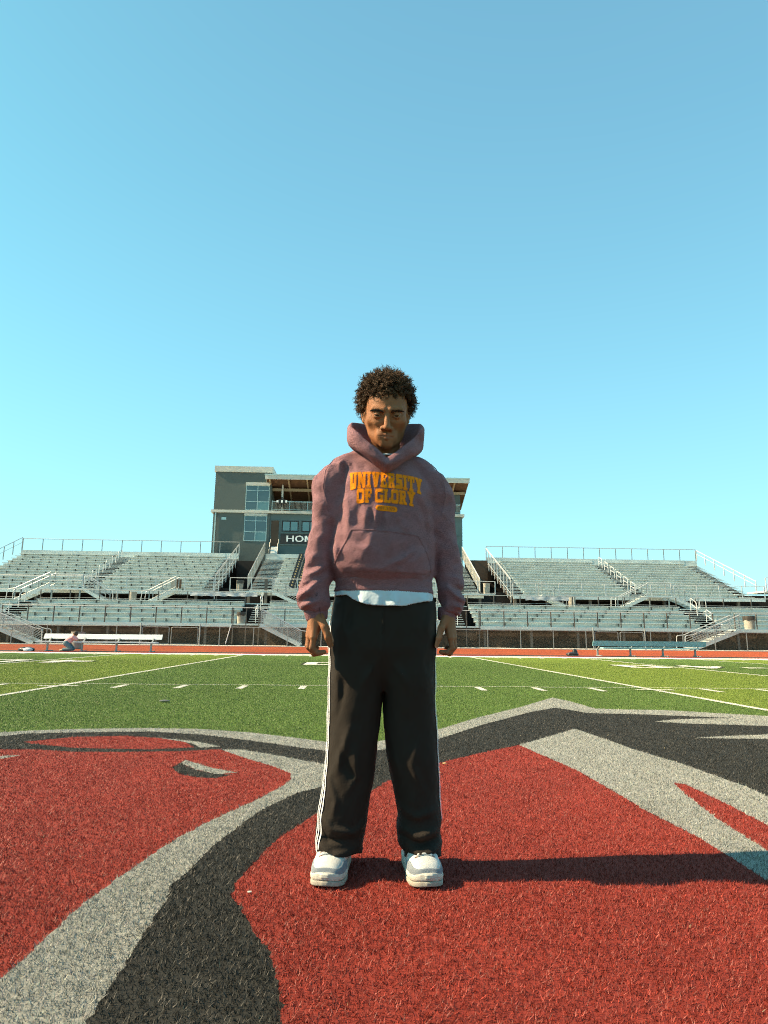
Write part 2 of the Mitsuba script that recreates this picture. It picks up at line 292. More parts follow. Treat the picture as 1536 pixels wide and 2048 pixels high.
# ------------------------------------------------------------------ chain link fence behind the track
def link_mesh(x0, x1, y, z0, z1, cell=.075, r=.0012):
    b = MB(); h = z1 - z0
    s = np.arange(x0 - h, x1, cell)
    for sg in (1, -1):
        for a in s:
            xa, xb, za, zb = a, a + h, z0, z1
            if xa < x0: za += (x0 - xa); xa = x0
            if xb > x1: zb -= (xb - x1); xb = x1
            if zb - za < .02: continue
            if sg < 0: xa, xb = x0 + x1 - xa, x0 + x1 - xb
            b.v.append(np.array([[xa - r, y, za], [xa + r, y + r, za], [xa, y - r, za], [xb - r, y, zb], [xb + r, y + r, zb], [xb, y - r, zb]]))
            b.f.append(np.array([[0, 1, 4], [0, 4, 3], [1, 2, 5], [1, 5, 4], [2, 0, 3], [2, 3, 5]]) + b.n); b.n += 6
    return b.mesh()
FY, FZ = 46.5, 1.33
fence = thing('chain_link_fence', 'low grey chain link fence with a top rail behind the running track', 'fence')
add('top_rail', MB().tube([(-36, FY, FZ), (-15.2, FY, FZ)], .03).tube([(-10.9, FY, FZ), (17.0, FY, FZ)], .03).tube([(21.0, FY, FZ), (40, FY, FZ)], .03).mesh(), 'm_galv', fence, 40)
for x in np.arange(-35.8, 40, 2.38):
    if -15.0 < x < -11.2 or 17.2 < x < 20.9: continue
    add('post', MB().tube([(x, FY, .05), (x, FY, FZ)], .032).mesh(), 'm_galv', fence, 40)
for a, b in ((-36, -15.2), (-10.9, 17.0), (21.0, 40)):
    labels[add('link_mesh', link_mesh(a, b, FY - .03, .08, FZ), 'm_post', fence)] = {'kind': 'stuff'}
for gx0, gx1, lab in ((-15.1, -11.0, 'double chain link gate behind the white bench'), (17.1, 20.9, 'double chain link gate behind the right bench')):
    g = thing('fence_gate', lab, 'gate', 'gates in the low fence')
    for x in (gx0, gx1): add('gate_post', MB().tube([(x, FY, .05), (x, FY, FZ + .22)], .045).mesh(), 'm_galv', g, 40)
    m = (gx0 + gx1) / 2
    for a, b in ((gx0 + .12, m - .08), (m + .08, gx1 - .12)):
        add('leaf', MB().tube(rounded([(a, FY, .12), (a, FY, FZ - .05), (b, FY, FZ - .05), (b, FY, .12), (a, FY, .12)], .1), .025).mesh(), 'm_galv', g, 40)
        labels[add('link_mesh', link_mesh(a, b, FY - .03, .14, FZ - .07), 'm_post', g)] = {'kind': 'stuff'}

# ------------------------------------------------------------------ bleachers
def row_parts(key, x0, x1, y, z, run, rise, last):
    """one row: foot board, riser and seat plank"""
    add('riser', MB().box(x0, x1, y + run - .02, y + run, z + .03, z + rise - .012 + (.5 if last else 0)).mesh(), 'm_alu_dull', key)
    add('footboard', MB().box(x0, x1, y + .02, y + run - .025, z - .01, z + .03).mesh(), 'm_alu', key)
    add('seat_plank', MB().box(x0, x1, y + run - .31, y + run - .03, z + .37, z + .42).mesh(), 'm_alu', key)
def brackets(key, x0, x1, y0, z0, rows, run, rise, light=False):
    b = MB()
    for i in range(rows):
        y, z = y0 + i * run, z0 + i * rise
        for x in np.arange(x0 + .5 + (i % 3) * .6, x1 - .2, 1.8):
            b.box(x - .028, x + .028, y + run - .24, y + run - .10, z + (.12 if z0 < 3 else .03), z + .37)
    labels[add('seat_bracket', b.mesh(), 'm_rail' if light else 'm_bracket', key)] = {'kind': 'stuff'}
def aisle(key, x0, x1, y0, z0, rows, run, rise, hoops=True):
    for i in range(rows):
        y, z = y0 + i * run, z0 + i * rise
        add('aisle_step', MB().box(x0, x1, y + .02, y + run * .5, z - .01, z + .03).box(x0, x1, y + run * .5, y + run - .02, z + rise * .5 - .01, z + rise * .5 + .03).mesh(), 'm_alu', key)
        if i == rows - 1 and rows > 6: add('aisle_end_panel', MB().box(x0 + .005, x1 - .005, y + run + .0, y + run + .02, z - .3, z + rise + .48).mesh(), 'm_alu_dull', key)
        if hoops and i % 2 == 1 and i < rows - 1:
            xm = x0 + (x1 - x0) * .32
            hoop(key, xm, y, y + run * 1.25, z, z + rise)
def hoop(key, x, ya, yb, za, zb, h=.95):
    p = rounded([(x, ya, za), (x, ya, za + h), (x, yb, zb + h), (x, yb, zb)], .2)
    add('hand_rail', MB().tube(p, .03).tube([(x, ya, za + h * .55), (x, yb, zb + h * .55)], .024).mesh(), 'm_rail', key, 40)
def rail(key, pts, h, step, mat='m_rail', pmat=None, drop=0., bars=(1.0,), name='rail', wires=True, first=True):
    """a railing along a line: horizontal bars at the given shares of its height, and posts, which are parts of it"""
    a, b = np.array(pts[0], float), np.array(pts[1], float); L = np.linalg.norm((b - a)[:2]); up = np.array([0, 0, 1.0])
    m = MB()
    for s in bars: m.tube([a + up * h * s, b + up * h * s], .034 if s == 1.0 else .022)
    k = add(name, m.mesh(), mat, key, 40)
    n = max(1, round(L / step))
    for i in range(n + 1):
        if i == 0 and not first: continue
        p = a + (b - a) * i / n
        add('post', MB().box(p[0] - .035, p[0] + .035, p[1] + .035, p[1] + .10, p[2] - drop, p[2] + h - .03).mesh(), pmat or mat, k)
    return k
def side_stair(label, xt, xb, y0, y1, zt, zb, nbars=6, steps=9, curl=True):
    """a flight that runs sideways along the front of a stand, with railings of inclined bars on both sides"""
    k = thing('metal_staircase', label, 'staircase', 'metal side stairs of the stands')
    sg = 1 if xb > xt else -1
    for y in (y0, y1):
        add('stringer', MB().bar((xt, y, zt - .12), (xb, y, zb - .02), .05, .26).mesh(), 'm_alu', k)
        m = MB()
        for j in range(nbars):
            h = .14 + (1.02 - .14) * j / max(1, nbars - 1)
            if j == nbars - 1 and curl:
                p = rounded([(xt, y, zt + h), (xb, y, zb + h), (xb + sg * .55, y, zb + h - .05), (xb + sg * .6, y, zb)], .16)
                m.tube(p, .032)
            else: m.tube([(xt, y, zt + h), (xb, y, zb + h)], .013)
        rk = add('railing', m.mesh(), 'm_rail', k, 40)
        for t in (.02, .5, .98):
            x, z = xt + (xb - xt) * t, zt + (zb - zt) * t
            add('post', MB().box(x - .03, x + .03, y + .03, y + .07, z - .1, z + 1.0).mesh(), 'm_galv', rk)
    for i in range(steps):
        t = (i + .5) / steps; x, z = xt + (xb - xt) * t, zt + (zb - zt) * t
        add('tread', MB().box(x - .15, x + .15, y0 + .05, y1 - .05, z - .03, z + .02).mesh(), 'm_alu', k)
    return k

# lower tier
LY, LZ, LR, LRISE, LRUN = 49.7, 1.62, 5, .365, .8
LSEC = [(-43, -27.4, 'low front bleacher section at the far left edge behind the stairs'), (-25.8, -9.2, 'low front bleacher section behind the white bench'),
        (-7.1, 7.2, 'low front bleacher section in the middle, mostly hidden by the man'), (9.3, 27.2, 'low front bleacher section behind the right bench'),
        (28.9, 46, 'low front bleacher section at the far right edge beside a trash can')]
for i, (x0, x1, lab) in enumerate(LSEC):
    k = thing('lower_bleacher', lab, 'bleachers', 'lower bleacher sections')
    for r in range(LR): row_parts(k, x0, x1, LY + r * LRUN, LZ + r * LRISE, LRUN, LRISE, False)
    brackets(k, x0, x1, LY, LZ, LR, LRUN, LRISE, i % 2 == 0)
    add('deck_edge', MB().box(x0, x1, 48.5, 48.56, LZ - .22, LZ).mesh(), 'm_alu', k)
    add('deck', MB().box(x0, x1, 48.57, LY + .01, LZ - .05, LZ).mesh(), 'm_alu', k)
    a, b = x0, x1
    rail(k, [(a, 48.47, LZ), (b, 48.47, LZ)], 1.16, 1.78, pmat='m_post', drop=.35, name='front_rail', bars=(1.0,), mat='m_rail')
    for x in np.arange(a + .4, b, 3.56):
        add('support_column', MB().box(x - .09, x + .09, 48.9, 49.08, .05, LZ - .06).mesh(), 'm_post', k)
    zt = LZ + LR * LRISE
    rail(k, [(a, 53.95, zt - .15), (b, 53.95, zt - .15)], 1.0, 2.3, pmat='m_post', name='rear_rail', bars=(1.0, .35), mat='m_galv')
# aisles with landings of the lower tier
for x0, x1, lab in ((-27.4, -25.8, 'aisle steps of the low bleachers at the far left'), (-9.2, -7.1, 'aisle steps of the low bleachers left of the man'), (7.2, 9.3, 'aisle steps of the low bleachers right of the man'), (27.2, 28.9, 'aisle steps of the low bleachers at the far right')):
    k = thing('aisle_stair', lab, 'steps', 'aisle steps of the lower bleachers')
    xs = x0 + (x1 - x0) * .45 if abs(x0) < 12 else x0
    if x0 == 7.2: xs, xe = x0, x0 + 1.2
    else: xe = x1
    aisle(k, xs, xe, LY, LZ, LR, LRUN, LRISE, hoops=False)
    for j in (0, 2): hoop(k, (xs + xe) / 2, LY + .3 + j * 1.15, LY + 1.25 + j * 1.15, LZ + .1 + j * .52, LZ + .55 + j * .52, 1.05)
    add('landing', MB().box(x0 + .01, x1 - .01, 48.5, LY, LZ - .12, LZ - .003).mesh(), 'm_alu', k)
    add('added_back_panel', MB().box(x0 + .01, x1 - .01, 54.0, 54.06, .1, 3.3).mesh(), 'm_dark', k)  # near-black panel added to darken the opening behind the steps
    if x0 == -9.2 or x0 == 7.2:
        rail(k, [(x0 + .1, 48.46, LZ), (x1 - .1, 48.46, LZ)], 1.16, 1.0, pmat='m_post', drop=1.5, name='front_rail', bars=(1.0,))
# cross aisle deck and the walls below, with a dark backing added for shade
struct('cross_aisle', MB().box(-46, 48, 54.03, 57.4, 3.28, 3.38).mesh(), 'm_alu_dull')
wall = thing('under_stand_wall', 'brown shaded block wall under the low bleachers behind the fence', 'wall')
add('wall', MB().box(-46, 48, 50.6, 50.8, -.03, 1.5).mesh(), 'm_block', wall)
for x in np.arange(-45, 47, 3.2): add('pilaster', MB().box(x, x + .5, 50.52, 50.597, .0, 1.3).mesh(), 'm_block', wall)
inner = thing('added_dark_backing', 'added dark backing that keeps the gaps below the raised bleachers dark', 'wall')
add('wall', MB().box(-46, 48, 60.2, 60.4, 3.3, 5.0).mesh(), 'm_dark', inner)  # near-black backing added so the gap reads as shade
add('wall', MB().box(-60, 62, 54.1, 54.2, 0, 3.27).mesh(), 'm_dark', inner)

# upper tier
UY, UZ, UR, URUN, URISE = 57.7, 4.53, 13, .76, .322
YB = UY + UR * URUN
def upper(name_label, x0, x1, aisles, mat_light, back_rail=True):
    k = thing('upper_bleacher', name_label, 'bleachers', 'raised upper bleacher sections')
    cuts = [x0] + [c for a in aisles for c in a] + [x1]
    segs = [(cuts[i], cuts[i + 1]) for i in range(0, len(cuts), 2) if cuts[i + 1] - cuts[i] > .05]
    for r in range(UR):
        for a, b in segs: row_parts(k, a, b, UY + r * URUN, UZ + r * URISE, URUN, URISE, r == UR - 1)
    for a, b in segs: brackets(k, a, b, UY, UZ, UR, URUN, URISE, mat_light)
    add('deck_edge', MB().box(x0, x1, 56.5, 56.56, UZ - .34, UZ).mesh(), 'm_alu', k)
    add('deck', MB().box(x0, x1, 56.57, UY + .01, UZ - .08, UZ).mesh(), 'm_alu', k)
    add('dark_underside_sheet', merge([MB().hexa([(x, y, z + dz) for x in (x0 + .03, x1 - .03) for y, z in ((UY + .1, UZ - .3), (YB - .03, UZ + UR * URISE - .3)) for dz in (-.12, 0)]).mesh()]), 'm_dark', k)  # dark sheet, shade below the rows put into its colour
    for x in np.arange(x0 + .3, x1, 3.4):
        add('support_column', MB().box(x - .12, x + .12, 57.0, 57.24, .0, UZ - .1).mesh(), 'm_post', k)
    add('added_rear_backing', MB().box(x0 + .03, x1 - .03, YB + .05, YB + .15, .0, UZ + UR * URISE).mesh(), 'm_dark', k)  # dark backing added so that gaps under the stand look dark
    return k
ztop = UZ + UR * URISE + .48
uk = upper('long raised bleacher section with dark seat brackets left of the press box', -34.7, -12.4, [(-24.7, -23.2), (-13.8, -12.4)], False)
aisle(uk, -24.7, -23.2, UY, UZ, UR, URUN, URISE); aisle(uk, -13.8, -12.4, UY, UZ, UR, URUN, URISE, hoops=False)
rail(uk, [(-34.7, 56.46, UZ), (-12.4, 56.46, UZ)], 1.1, 2.6, name='front_rail')
rail(uk, [(-34.7, YB + .1, ztop - .25), (-12.4, YB + .1, ztop - .25)], 1.45, 2.0, mat='m_galv', name='back_rail', bars=(1.0, .1))
rail(uk, [(-34.7, 57.7, UZ + .45), (-34.7, YB, ztop)], 1.3, 1.7, mat='m_galv', name='side_rail', bars=(1.0, .6))
rail(uk, [(-12.4, 57.0, UZ + .1), (-12.4, YB, ztop - .35)], 1.35, 1.5, name='side_rail', drop=.75, bars=(1.0, .9, .2))
for x in (-17.6,): pass
rk_ = upper('long raised bleacher section with glints painted as pale seat brackets right of the press box', 13.8, 36.7, [(13.8, 15.2), (25.2, 26.7), (35.3, 36.7)], True)  # pale brackets put the glints on this stand into colour
aisle(rk_, 13.8, 15.2, UY, UZ, UR, URUN, URISE, hoops=False); aisle(rk_, 25.2, 26.7, UY, UZ, UR, URUN, URISE); aisle(rk_, 35.3, 36.7, UY, UZ, UR, URUN, URISE, hoops=False)
rail(rk_, [(13.8, 56.46, UZ), (36.7, 56.46, UZ)], 1.05, 2.0, name='front_rail')
rail(rk_, [(13.8, YB + .1, ztop - .25), (36.7, YB + .1, ztop - .25)], 1.45, 1.75, mat='m_galv', name='back_rail', bars=(1.0, .1))
rail(rk_, [(13.75, 57.0, UZ + .1), (13.75, YB, ztop - .35)], 1.35, 1.35, name='side_rail', drop=.75, bars=(1.0, .9, .0))
rail(rk_, [(36.75, 57.7, UZ + .5), (36.75, YB, ztop)], 1.1, 1.6, name='side_rail', bars=(1.0, .65))
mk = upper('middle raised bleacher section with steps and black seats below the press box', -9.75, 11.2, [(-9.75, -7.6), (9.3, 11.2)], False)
aisle(mk, -9.6, -7.6, UY, UZ, UR, URUN, URISE, hoops=False); aisle(mk, 9.3, 11.1, UY, UZ, UR, URUN, URISE, hoops=False)
rail(mk, [(-7.2, 56.46, UZ), (9.0, 56.46, UZ)], 1.1, 2.0, name='front_rail')
for xs in (-9.8, 11.25):
    r_ = rail(mk, [(xs, 58.4, UZ + .4), (xs, YB + .6, ztop + .1)], 1.15, 1.6, name='side_rail', bars=(1.0, .93))
    b = MB()
    for t in np.linspace(0, 1, 48):
        y = 58.4 + t * (YB - 57.8); z = UZ + .4 + t * (ztop - UZ - .3)
        b.box(xs - .012, xs + .012, y, y + .06, z - .1, z + 1.1)
    labels[add('pickets', b.mesh(), 'm_panelbeige', mk)] = {'kind': 'stuff'}
# landings that stick out at both ends of the middle section
for x0, x1 in ((-10.9, -7.25), (9.05, 12.1)):
    add('landing', MB().box(x0, x1, 55.95, 56.46, UZ - .12, UZ - .01).mesh(), 'm_alu', mk)
    rail(mk, [(x0, 55.92, UZ), (x1, 55.92, UZ)], 1.1, 1.9, name='landing_rail', bars=(1.0, .06))
    add('landing_post', MB().box(-7.95 if x0 < 0 else 9.1, -7.7 if x0 < 0 else 9.35, 55.97, 56.2, .0, UZ + 1.1).mesh(), 'm_post', mk)
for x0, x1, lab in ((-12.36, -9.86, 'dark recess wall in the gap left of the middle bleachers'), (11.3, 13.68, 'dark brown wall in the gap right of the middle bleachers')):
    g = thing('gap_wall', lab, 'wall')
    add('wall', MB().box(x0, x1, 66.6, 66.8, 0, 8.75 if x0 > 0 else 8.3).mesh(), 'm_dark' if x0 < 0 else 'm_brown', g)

# stairs
side_stair('metal stairs from low bleachers down to the ground left of the man', -6.9, -4.0, 47.1, 48.35, LZ, .12, 8)
side_stair('metal stairs from low bleachers to the ground behind the hand at the right', 7.1, 4.2, 47.1, 48.35, LZ, .12, 8)
side_stair('metal stairs from the middle bleachers down to the cross aisle left of the man', -7.2, -4.9, 55.0, 55.9, UZ, 3.4, 7, 6)
side_stair('metal stairs from the middle bleachers down to the cross aisle right of the man', 8.9, 6.9, 55.0, 55.9, UZ, 3.4, 7, 6)
side_stair('metal stairs from low bleachers to the ground at the left picture edge', -27.0, -22.6, 46.9, 48.3, LZ + .3, .1, 9)
side_stair('bright metal stairs with pale treads down to the ground behind the right bench', 28.4, 24.7, 47.0, 48.3, LZ, .12, 6)
side_stair('left flight of the double stairs in front of the left raised bleachers', -25.6, -28.4, 54.9, 55.9, UZ + .25, 3.4, 2, 6)
side_stair('right flight of the double stairs in front of the left raised bleachers', -22.9, -20.9, 54.9, 55.9, UZ + .1, 3.4, 3, 6)
side_stair('single flight at the right end of the left raised bleachers', -15.2, -17.4, 54.9, 55.9, UZ + .05, 3.4, 2, 6)
side_stair('left flight of the double stairs in front of the right raised bleachers', 25.2, 22.9, 54.9, 55.9, UZ, 3.4, 2, 6)
side_stair('right flight of the double stairs in front of the right raised bleachers', 27.3, 29.7, 54.9, 55.9, UZ, 3.4, 2, 6)
side_stair('single flight at the left end of the right raised bleachers', 15.9, 18.1, 54.9, 55.9, UZ, 3.4, 2, 6)
for x0, x1, lab in ((-25.6, -22.9, 'landing between the double stairs of the left raised bleachers'), (25.2, 27.3, 'landing between the double stairs of the right raised bleachers')):
    k = thing('stair_landing', lab, 'landing')
    add('deck', MB().box(x0 + .01, x1 - .01, 54.9, 56.45, UZ - .14, UZ - .02).mesh(), 'm_alu', k)
    rail(k, [(x0, 54.86, UZ), (x1, 54.86, UZ)], 1.1, 2.1, name='rail', bars=(1.0, .5), drop=.1)
    for x in (x0 + .2, x1 - .2): add('support_column', MB().box(x - .05, x + .05, 55.0, 55.1, 3.38, UZ - .14).mesh(), 'm_galv', k)

# a ramp platform at the right end
k = thing('end_platform', 'small railed platform past the right end of the raised bleachers', 'platform')
add('deck', MB().box(36.9, 43, 56.6, 59.5, UZ + .55, UZ + .7).mesh(), 'm_alu', k)
rail(k, [(36.95, 56.55, UZ + .7), (43, 56.55, UZ + .7)], 1.15, .9, name='rail', bars=(1.0, .5, .08))
for x in (37.5, 41.5): add('support_column', MB().box(x, x + .2, 57.0, 57.2, 0, UZ + .55).mesh(), 'm_post', k)
# rolled banners on the rear rail
for x0, x1, lab in ((-13.7, -8.2, 'pale banner hanging on the rear rail left of the man'), (14.2, 17.9, 'pale banner hanging on the rear rail right of the man')):
    xs = np.linspace(x0, x1, 60); zs = 4.02 + .02 * np.sin(xs * 7); 
    v = np.vstack([np.c_[xs, 53.86 + .02 * np.sin(xs * 5.1), zs + .22], np.c_[xs, 53.82 + .03 * np.sin(xs * 6.3), zs - .1], np.c_[xs, 53.90 + .02 * np.sin(xs * 5.1), zs + .22], np.c_[xs, 53.87 + .03 * np.sin(xs * 6.3), zs - .1]])
    q = [[i, i + 1, i + 61, i + 60] for i in range(59)] + [[i + 121, i + 120, i + 180, i + 181] for i in range(59)] + [[i, i + 120, i + 121, i + 1] for i in range(59)]
    kk = add('rolled_banner', (v, q), 'm_banner'); tag(kk, lab, 'banner', 'banners on the rear rail')

# stadium seats on the middle section
ORD = ['lowest', 'second lowest', 'third from below', 'fourth from below', 'fifth from below', 'sixth from below', 'middle', 'seventh from above', 'sixth from above', 'fifth from above', 'third from above', 'second highest', 'highest']
def stadium_seat(x, y, z, col, row):
    k = thing('stadium_seat', 'black seat with gold emblem on the bleachers, %s in the %s column' % (ORD[row], ('outer', 'inner')[col]), 'seat', 'black seats on the middle bleachers')
    add('backrest', trimesh.creation.box(extents=(.48, .05, .44), transform=trimesh.transformations.translation_matrix((x, y + .12, z + .27)) @ trimesh.transformations.rotation_matrix(-.15, (1, 0, 0))), 'm_seatblack', k)
    add('seat', MB().box(x - .24, x + .24, y - .26, y + .07, z + .0, z + .06).mesh(), 'm_seatblack', k)
    add('emblem', trimesh.creation.cylinder(.07, .01, sections=16, transform=trimesh.transformations.translation_matrix((x, y + .085, z + .3)) @ trimesh.transformations.rotation_matrix(math.pi / 2 - .15, (1, 0, 0))), 'm_gold', k)
for c in range(2):
    for r in range(UR):
        stadium_seat(-5.85 + c * .62, UY + r * URUN + URUN - .17, UZ + r * URISE + .425, c, r)

# ------------------------------------------------------------------ press box
PB = thing('press_box_building', 'dark grey press box building with stair tower and open roof deck behind the bleachers', 'building')
add('tower_wall', MB().box(-15.5, -9.45, 68.5, 76, 0, 18.2).mesh(), 'm_stucco', PB)
add('parapet', MB().box(-15.62, -9.3, 68.38, 76.1, 18.2, 18.85).mesh(), 'm_trim', PB)
add('lower_wall', MB().box(-9.44, 11.4, 68.6, 76, 0, 13.7).mesh(), 'm_stucco_low', PB)
add('floor_band', MB().box(-15.75, 11.6, 68.3, 76.05, 13.701, 13.98).mesh(), 'm_trim', PB)
add('wall_vent', MB().box(-14.6, -14.1, 68.44, 68.5, 12.9, 13.2).mesh(), 'm_teal', PB)
add('downspout', MB().box(-15.3, -15.18, 68.36, 68.46, 9.0, 13.69).mesh(), 'm_teal', PB)
add('deck_back_wall', MB().box(-9.4, 11.3, 72.2, 72.5, 13.99, 17.6).mesh(), 'm_brown', PB)
add('deck_end_wall', MB().box(10.6, 11.3, 69.2, 72.19, 13.99, 16.6).mesh(), 'm_stucco', PB)
# mono pitch roof, high at the front
zr = lambda y: 17.58 - (y - 67.3) * .36
rf = add('roof', MB().hexa([(x, y, zr(y) + d) for x in (-9.95, 12.0) for y in (67.3, 73.2) for d in (-.06, 0.0)]).mesh(), 'm_soffit', PB)
add('fascia', MB().box(-9.98, 12.03, 67.2, 67.29, 17.2, 17.62).mesh(), 'm_trim', rf)
add('roof_sheet', MB().hexa([(x, y, zr(y) + .06 + d) for x in (-10.02, 12.06) for y in (67.15, 73.3) for d in (-.05, 0.06)]).mesh(), 'm_teal', rf)
for x in np.arange(-9.6, 12, 2.0):
    add('rafter', MB().hexa([(x + s, y, zr(y) - .07 + d) for s in (0, .14) for y in (67.3, 72.19) for d in (-.24, 0)]).mesh(), 'm_beam', rf)
add('beam', MB().box(-9.4, 11.8, 69.0, 69.15, 16.3, 16.6).mesh(), 'm_beam', rf)
for x in (-8.25, -2.2, 3.8, 9.8): add('roof_post', MB().box(x - .09, x + .09, 68.75, 68.93, 13.985, 16.95).mesh(), 'm_trim', PB)
dk = add('deck_railing', MB().box(-9.3, 11.2, 68.42, 68.48, 14.98, 15.05).box(-9.3, 11.2, 68.42, 68.48, 14.1, 14.14).mesh(), 'm_teal', PB)
b = MB()
for x in np.arange(-9.3, 11.2, .13): b.box(x, x + .03, 68.44, 68.465, 14.14, 14.98)
labels[add('baluster', b.mesh(), 'm_panelbeige', dk)] = {'kind': 'stuff'}
for x in np.arange(-9.3, 11.3, 1.9): add('post', MB().box(x, x + .06, 68.40, 68.5, 13.99, 15.1).mesh(), 'm_teal', dk)
def window(x0, x1, z0, z1, y, cols, bars, head, glass='m_glass', fm='m_teal', w=.06):
    k = add('window', MB().box(x0, x1, y - .02, y + .0, z0, z0 + w).box(x0, x1, y - .02, y, z1 - w, z1).box(x0, x0 + w, y - .021, y, z0, z1).box(x1 - w, x1, y - .021, y, z0, z1).mesh(), fm, PB)
    zs = [z0] + list(bars) + [z1]
    xs = np.linspace(x0, x1, cols + 1)
    for i in range(cols):
        for j in range(len(zs) - 1):
            painted_reflection = glass == 'm_glass' and j == 0 and i == 1  # this pane gets a lighter colour, a reflection painted into the glass
            add('pane', MB().box(xs[i] + w * .5, xs[i + 1] - w * .5, y - .012, y - .008, zs[j] + w * .5, zs[j + 1] - w * .5).mesh(), 'm_pane' if painted_reflection else glass, k)
    for x in xs[1:-1]: add('mullion', MB().box(x - w / 2, x + w / 2, y - .035, y - .005, z0, z1).mesh(), fm, k)
    for z in bars: add('glazing_bar', MB().box(x0, x1, y - .033, y - .004, z - w / 2, z + w / 2).mesh(), fm, k)
    if head: add('window_head', MB().box(x0 - .03, x1 + .03, y - .12, y - .001, z1 + .002, z1 + head).mesh(), 'm_trim', k)
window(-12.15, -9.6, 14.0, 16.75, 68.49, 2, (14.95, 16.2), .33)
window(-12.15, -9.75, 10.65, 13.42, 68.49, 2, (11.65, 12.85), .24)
for x0 in (-8.15, -6.05, -3.95, -1.85, .25, 2.35, 4.45, 6.55, 8.65):
    window(x0, x0 + 1.8, 11.75, 12.95, 68.59, 2, (), 0, 'm_pane', 'm_darkframe', .12)
dr_ = add('doorway', MB().box(-9.3, -8.45, 68.57, 68.595, 8.9, 12.95).mesh(), 'm_brown', PB)
add('door_frame', MB().box(-9.36, -9.3, 68.54, 68.6, 8.9, 13.02).box(-8.45, -8.39, 68.54, 68.6, 8.9, 13.02).box(-9.3, -8.45, 68.54, 68.6, 12.95, 13.02).mesh(), 'm_stucco_low', dr_)
add('door_ramp', MB().hexa([(x, y, z + d) for x in (-9.2, -8.5) for y, z in ((67.65, 8.6), (68.56, 10.1)) for d in (-.1, 0)]).mesh(), 'm_alu', PB)
for x in (-9.28, -8.42): add('ramp_rail', MB().tube(rounded([(x, 67.7, 8.6), (x, 67.7, 9.6), (x, 68.5, 10.9)], .15), .03).mesh(), 'm_galv', PB, 40)
add('sill_band', MB().box(-8.3, 11.3, 68.5, 68.61, 11.55, 11.64).mesh(), 'm_stucco_low', PB)
sg = add('sign_board', MB().box(-8.25, 9.5, 68.53, 68.6, 10.40, 11.5).mesh(), 'm_darkframe', PB, label='dark sign board with white capital letters')
add('sign_rail', MB().box(-8.3, 9.6, 68.5, 68.62, 10.28, 10.38).mesh(), 'm_stucco_low', PB)
tm = meshkit.text_mesh('HOME', .62, .03, bold=True)
tv = np.array(tm.vertices); wdt = tv[:, 0].max() - tv[:, 0].min()
tv[:, 0] = (tv[:, 0] - tv[:, 0].min()) / wdt * 3.75 - 7.6
add('sign_lettering', (np.c_[tv[:, 0], 68.525 - tv[:, 2], tv[:, 1] + 10.68], tm.faces), 'm_signwhite', sg)
add('ledge', MB().box(-8.1, 9.4, 68.35, 68.6, 8.98, 9.1).mesh(), 'm_trim', PB)
# flood lamps on the deck post
k = thing('lamp_cluster', 'cluster of two white lamps in a dark housing on the roof deck post', 'lamp')
add('housing', MB().box(-8.6, -7.85, 68.24, 68.36, 14.75, 15.2).box(-8.3, -8.15, 68.30, 68.4, 14.4, 15.5).mesh(), 'm_darkframe', k)
for x in (-8.78, -8.3, -7.85): add('lamp', MB().box(x, x + .2, 68.18, 68.235, 14.86, 15.12).mesh(), 'm_signwhite', k)
# tower windows: a reflection is painted in as one lighter pane each

# ------------------------------------------------------------------ trash cans, benches and small things
def can(x, y, z, r, h, label, bag=True):
    k = thing('trash_can', label, 'trash can', 'trash cans in the stands')
    prof = np.array([[0, 0], [r * .82, 0], [r * .86, h * .05], [r, h * .93], [r * 1.05, h * .94], [r * 1.05, h], [r * .93, h], [r * .8, h * .4], [0, h * .35]])
    add('barrel', trimesh.creation.revolve(prof, sections=28, transform=trimesh.transformations.translation_matrix((x, y, z))), 'm_can', k, 30)
    if bag:
        th = np.linspace(0, 2 * np.pi, 29)[:-1]; rr = r * 1.075 + .012 * np.sin(th * 7)
        v = np.vstack([np.c_[x + rr * np.cos(th) * s, y + rr * np.sin(th) * s, np.full(28, z + zz) - .03 * np.sin(th * 5) * (zz < h)] for s, zz in ((1.0, h * .70), (1.03, h * .9), (1.0, h + .015), (.9, h + .012), (.75, h * .6))])
        q = [[i + 28 * j, (i + 1) % 28 + 28 * j, (i + 1) % 28 + 28 * (j + 1), i + 28 * (j + 1)] for j in range(4) for i in range(28)]
        add('bin_liner', (v, q), 'm_can_bag', k, 40)
can(-8.6, 49.1, LZ, .34, .85, 'trash can with a dark liner on the low landing left of the man')
can(-10.1, 56.25, UZ, .30, .9, 'trash can with a dark liner on the upper landing left of the man')
can(11.4, 56.25, UZ, .30, .95, 'grey trash can on the upper landing right of the man', False)
can(30.4, 49.1, LZ, .42, 1.0, 'trash can with a dark liner on the low deck at the right edge')
can(-18.9, 55.6, 3.38, .3, .9, 'grey trash can below the left raised bleachers', False)
can(18.8, 55.8, 3.38, .32, .95, 'grey trash can below the right raised bleachers beside a stair', False)
can(-14.2, 34.0, .01, .32, .85, 'grey trash can behind the white bench near the kneeling person', False)
b = MB(); b.box(-16.0, -14.9, 56.7, 57.0, UZ, UZ + 1.1)
k = thing('notice_panel', 'small dark framed panel at the right end of the left raised bleachers', 'panel')
add('board', MB().box(-16.1, -15.65, 56.62, 56.66, UZ + .15, UZ + .95).mesh(), 'm_panelbeige', k)
add('board', MB().box(-15.62, -15.2, 56.62, 56.66, UZ + .15, UZ + .95).mesh(), 'm_brown', k)

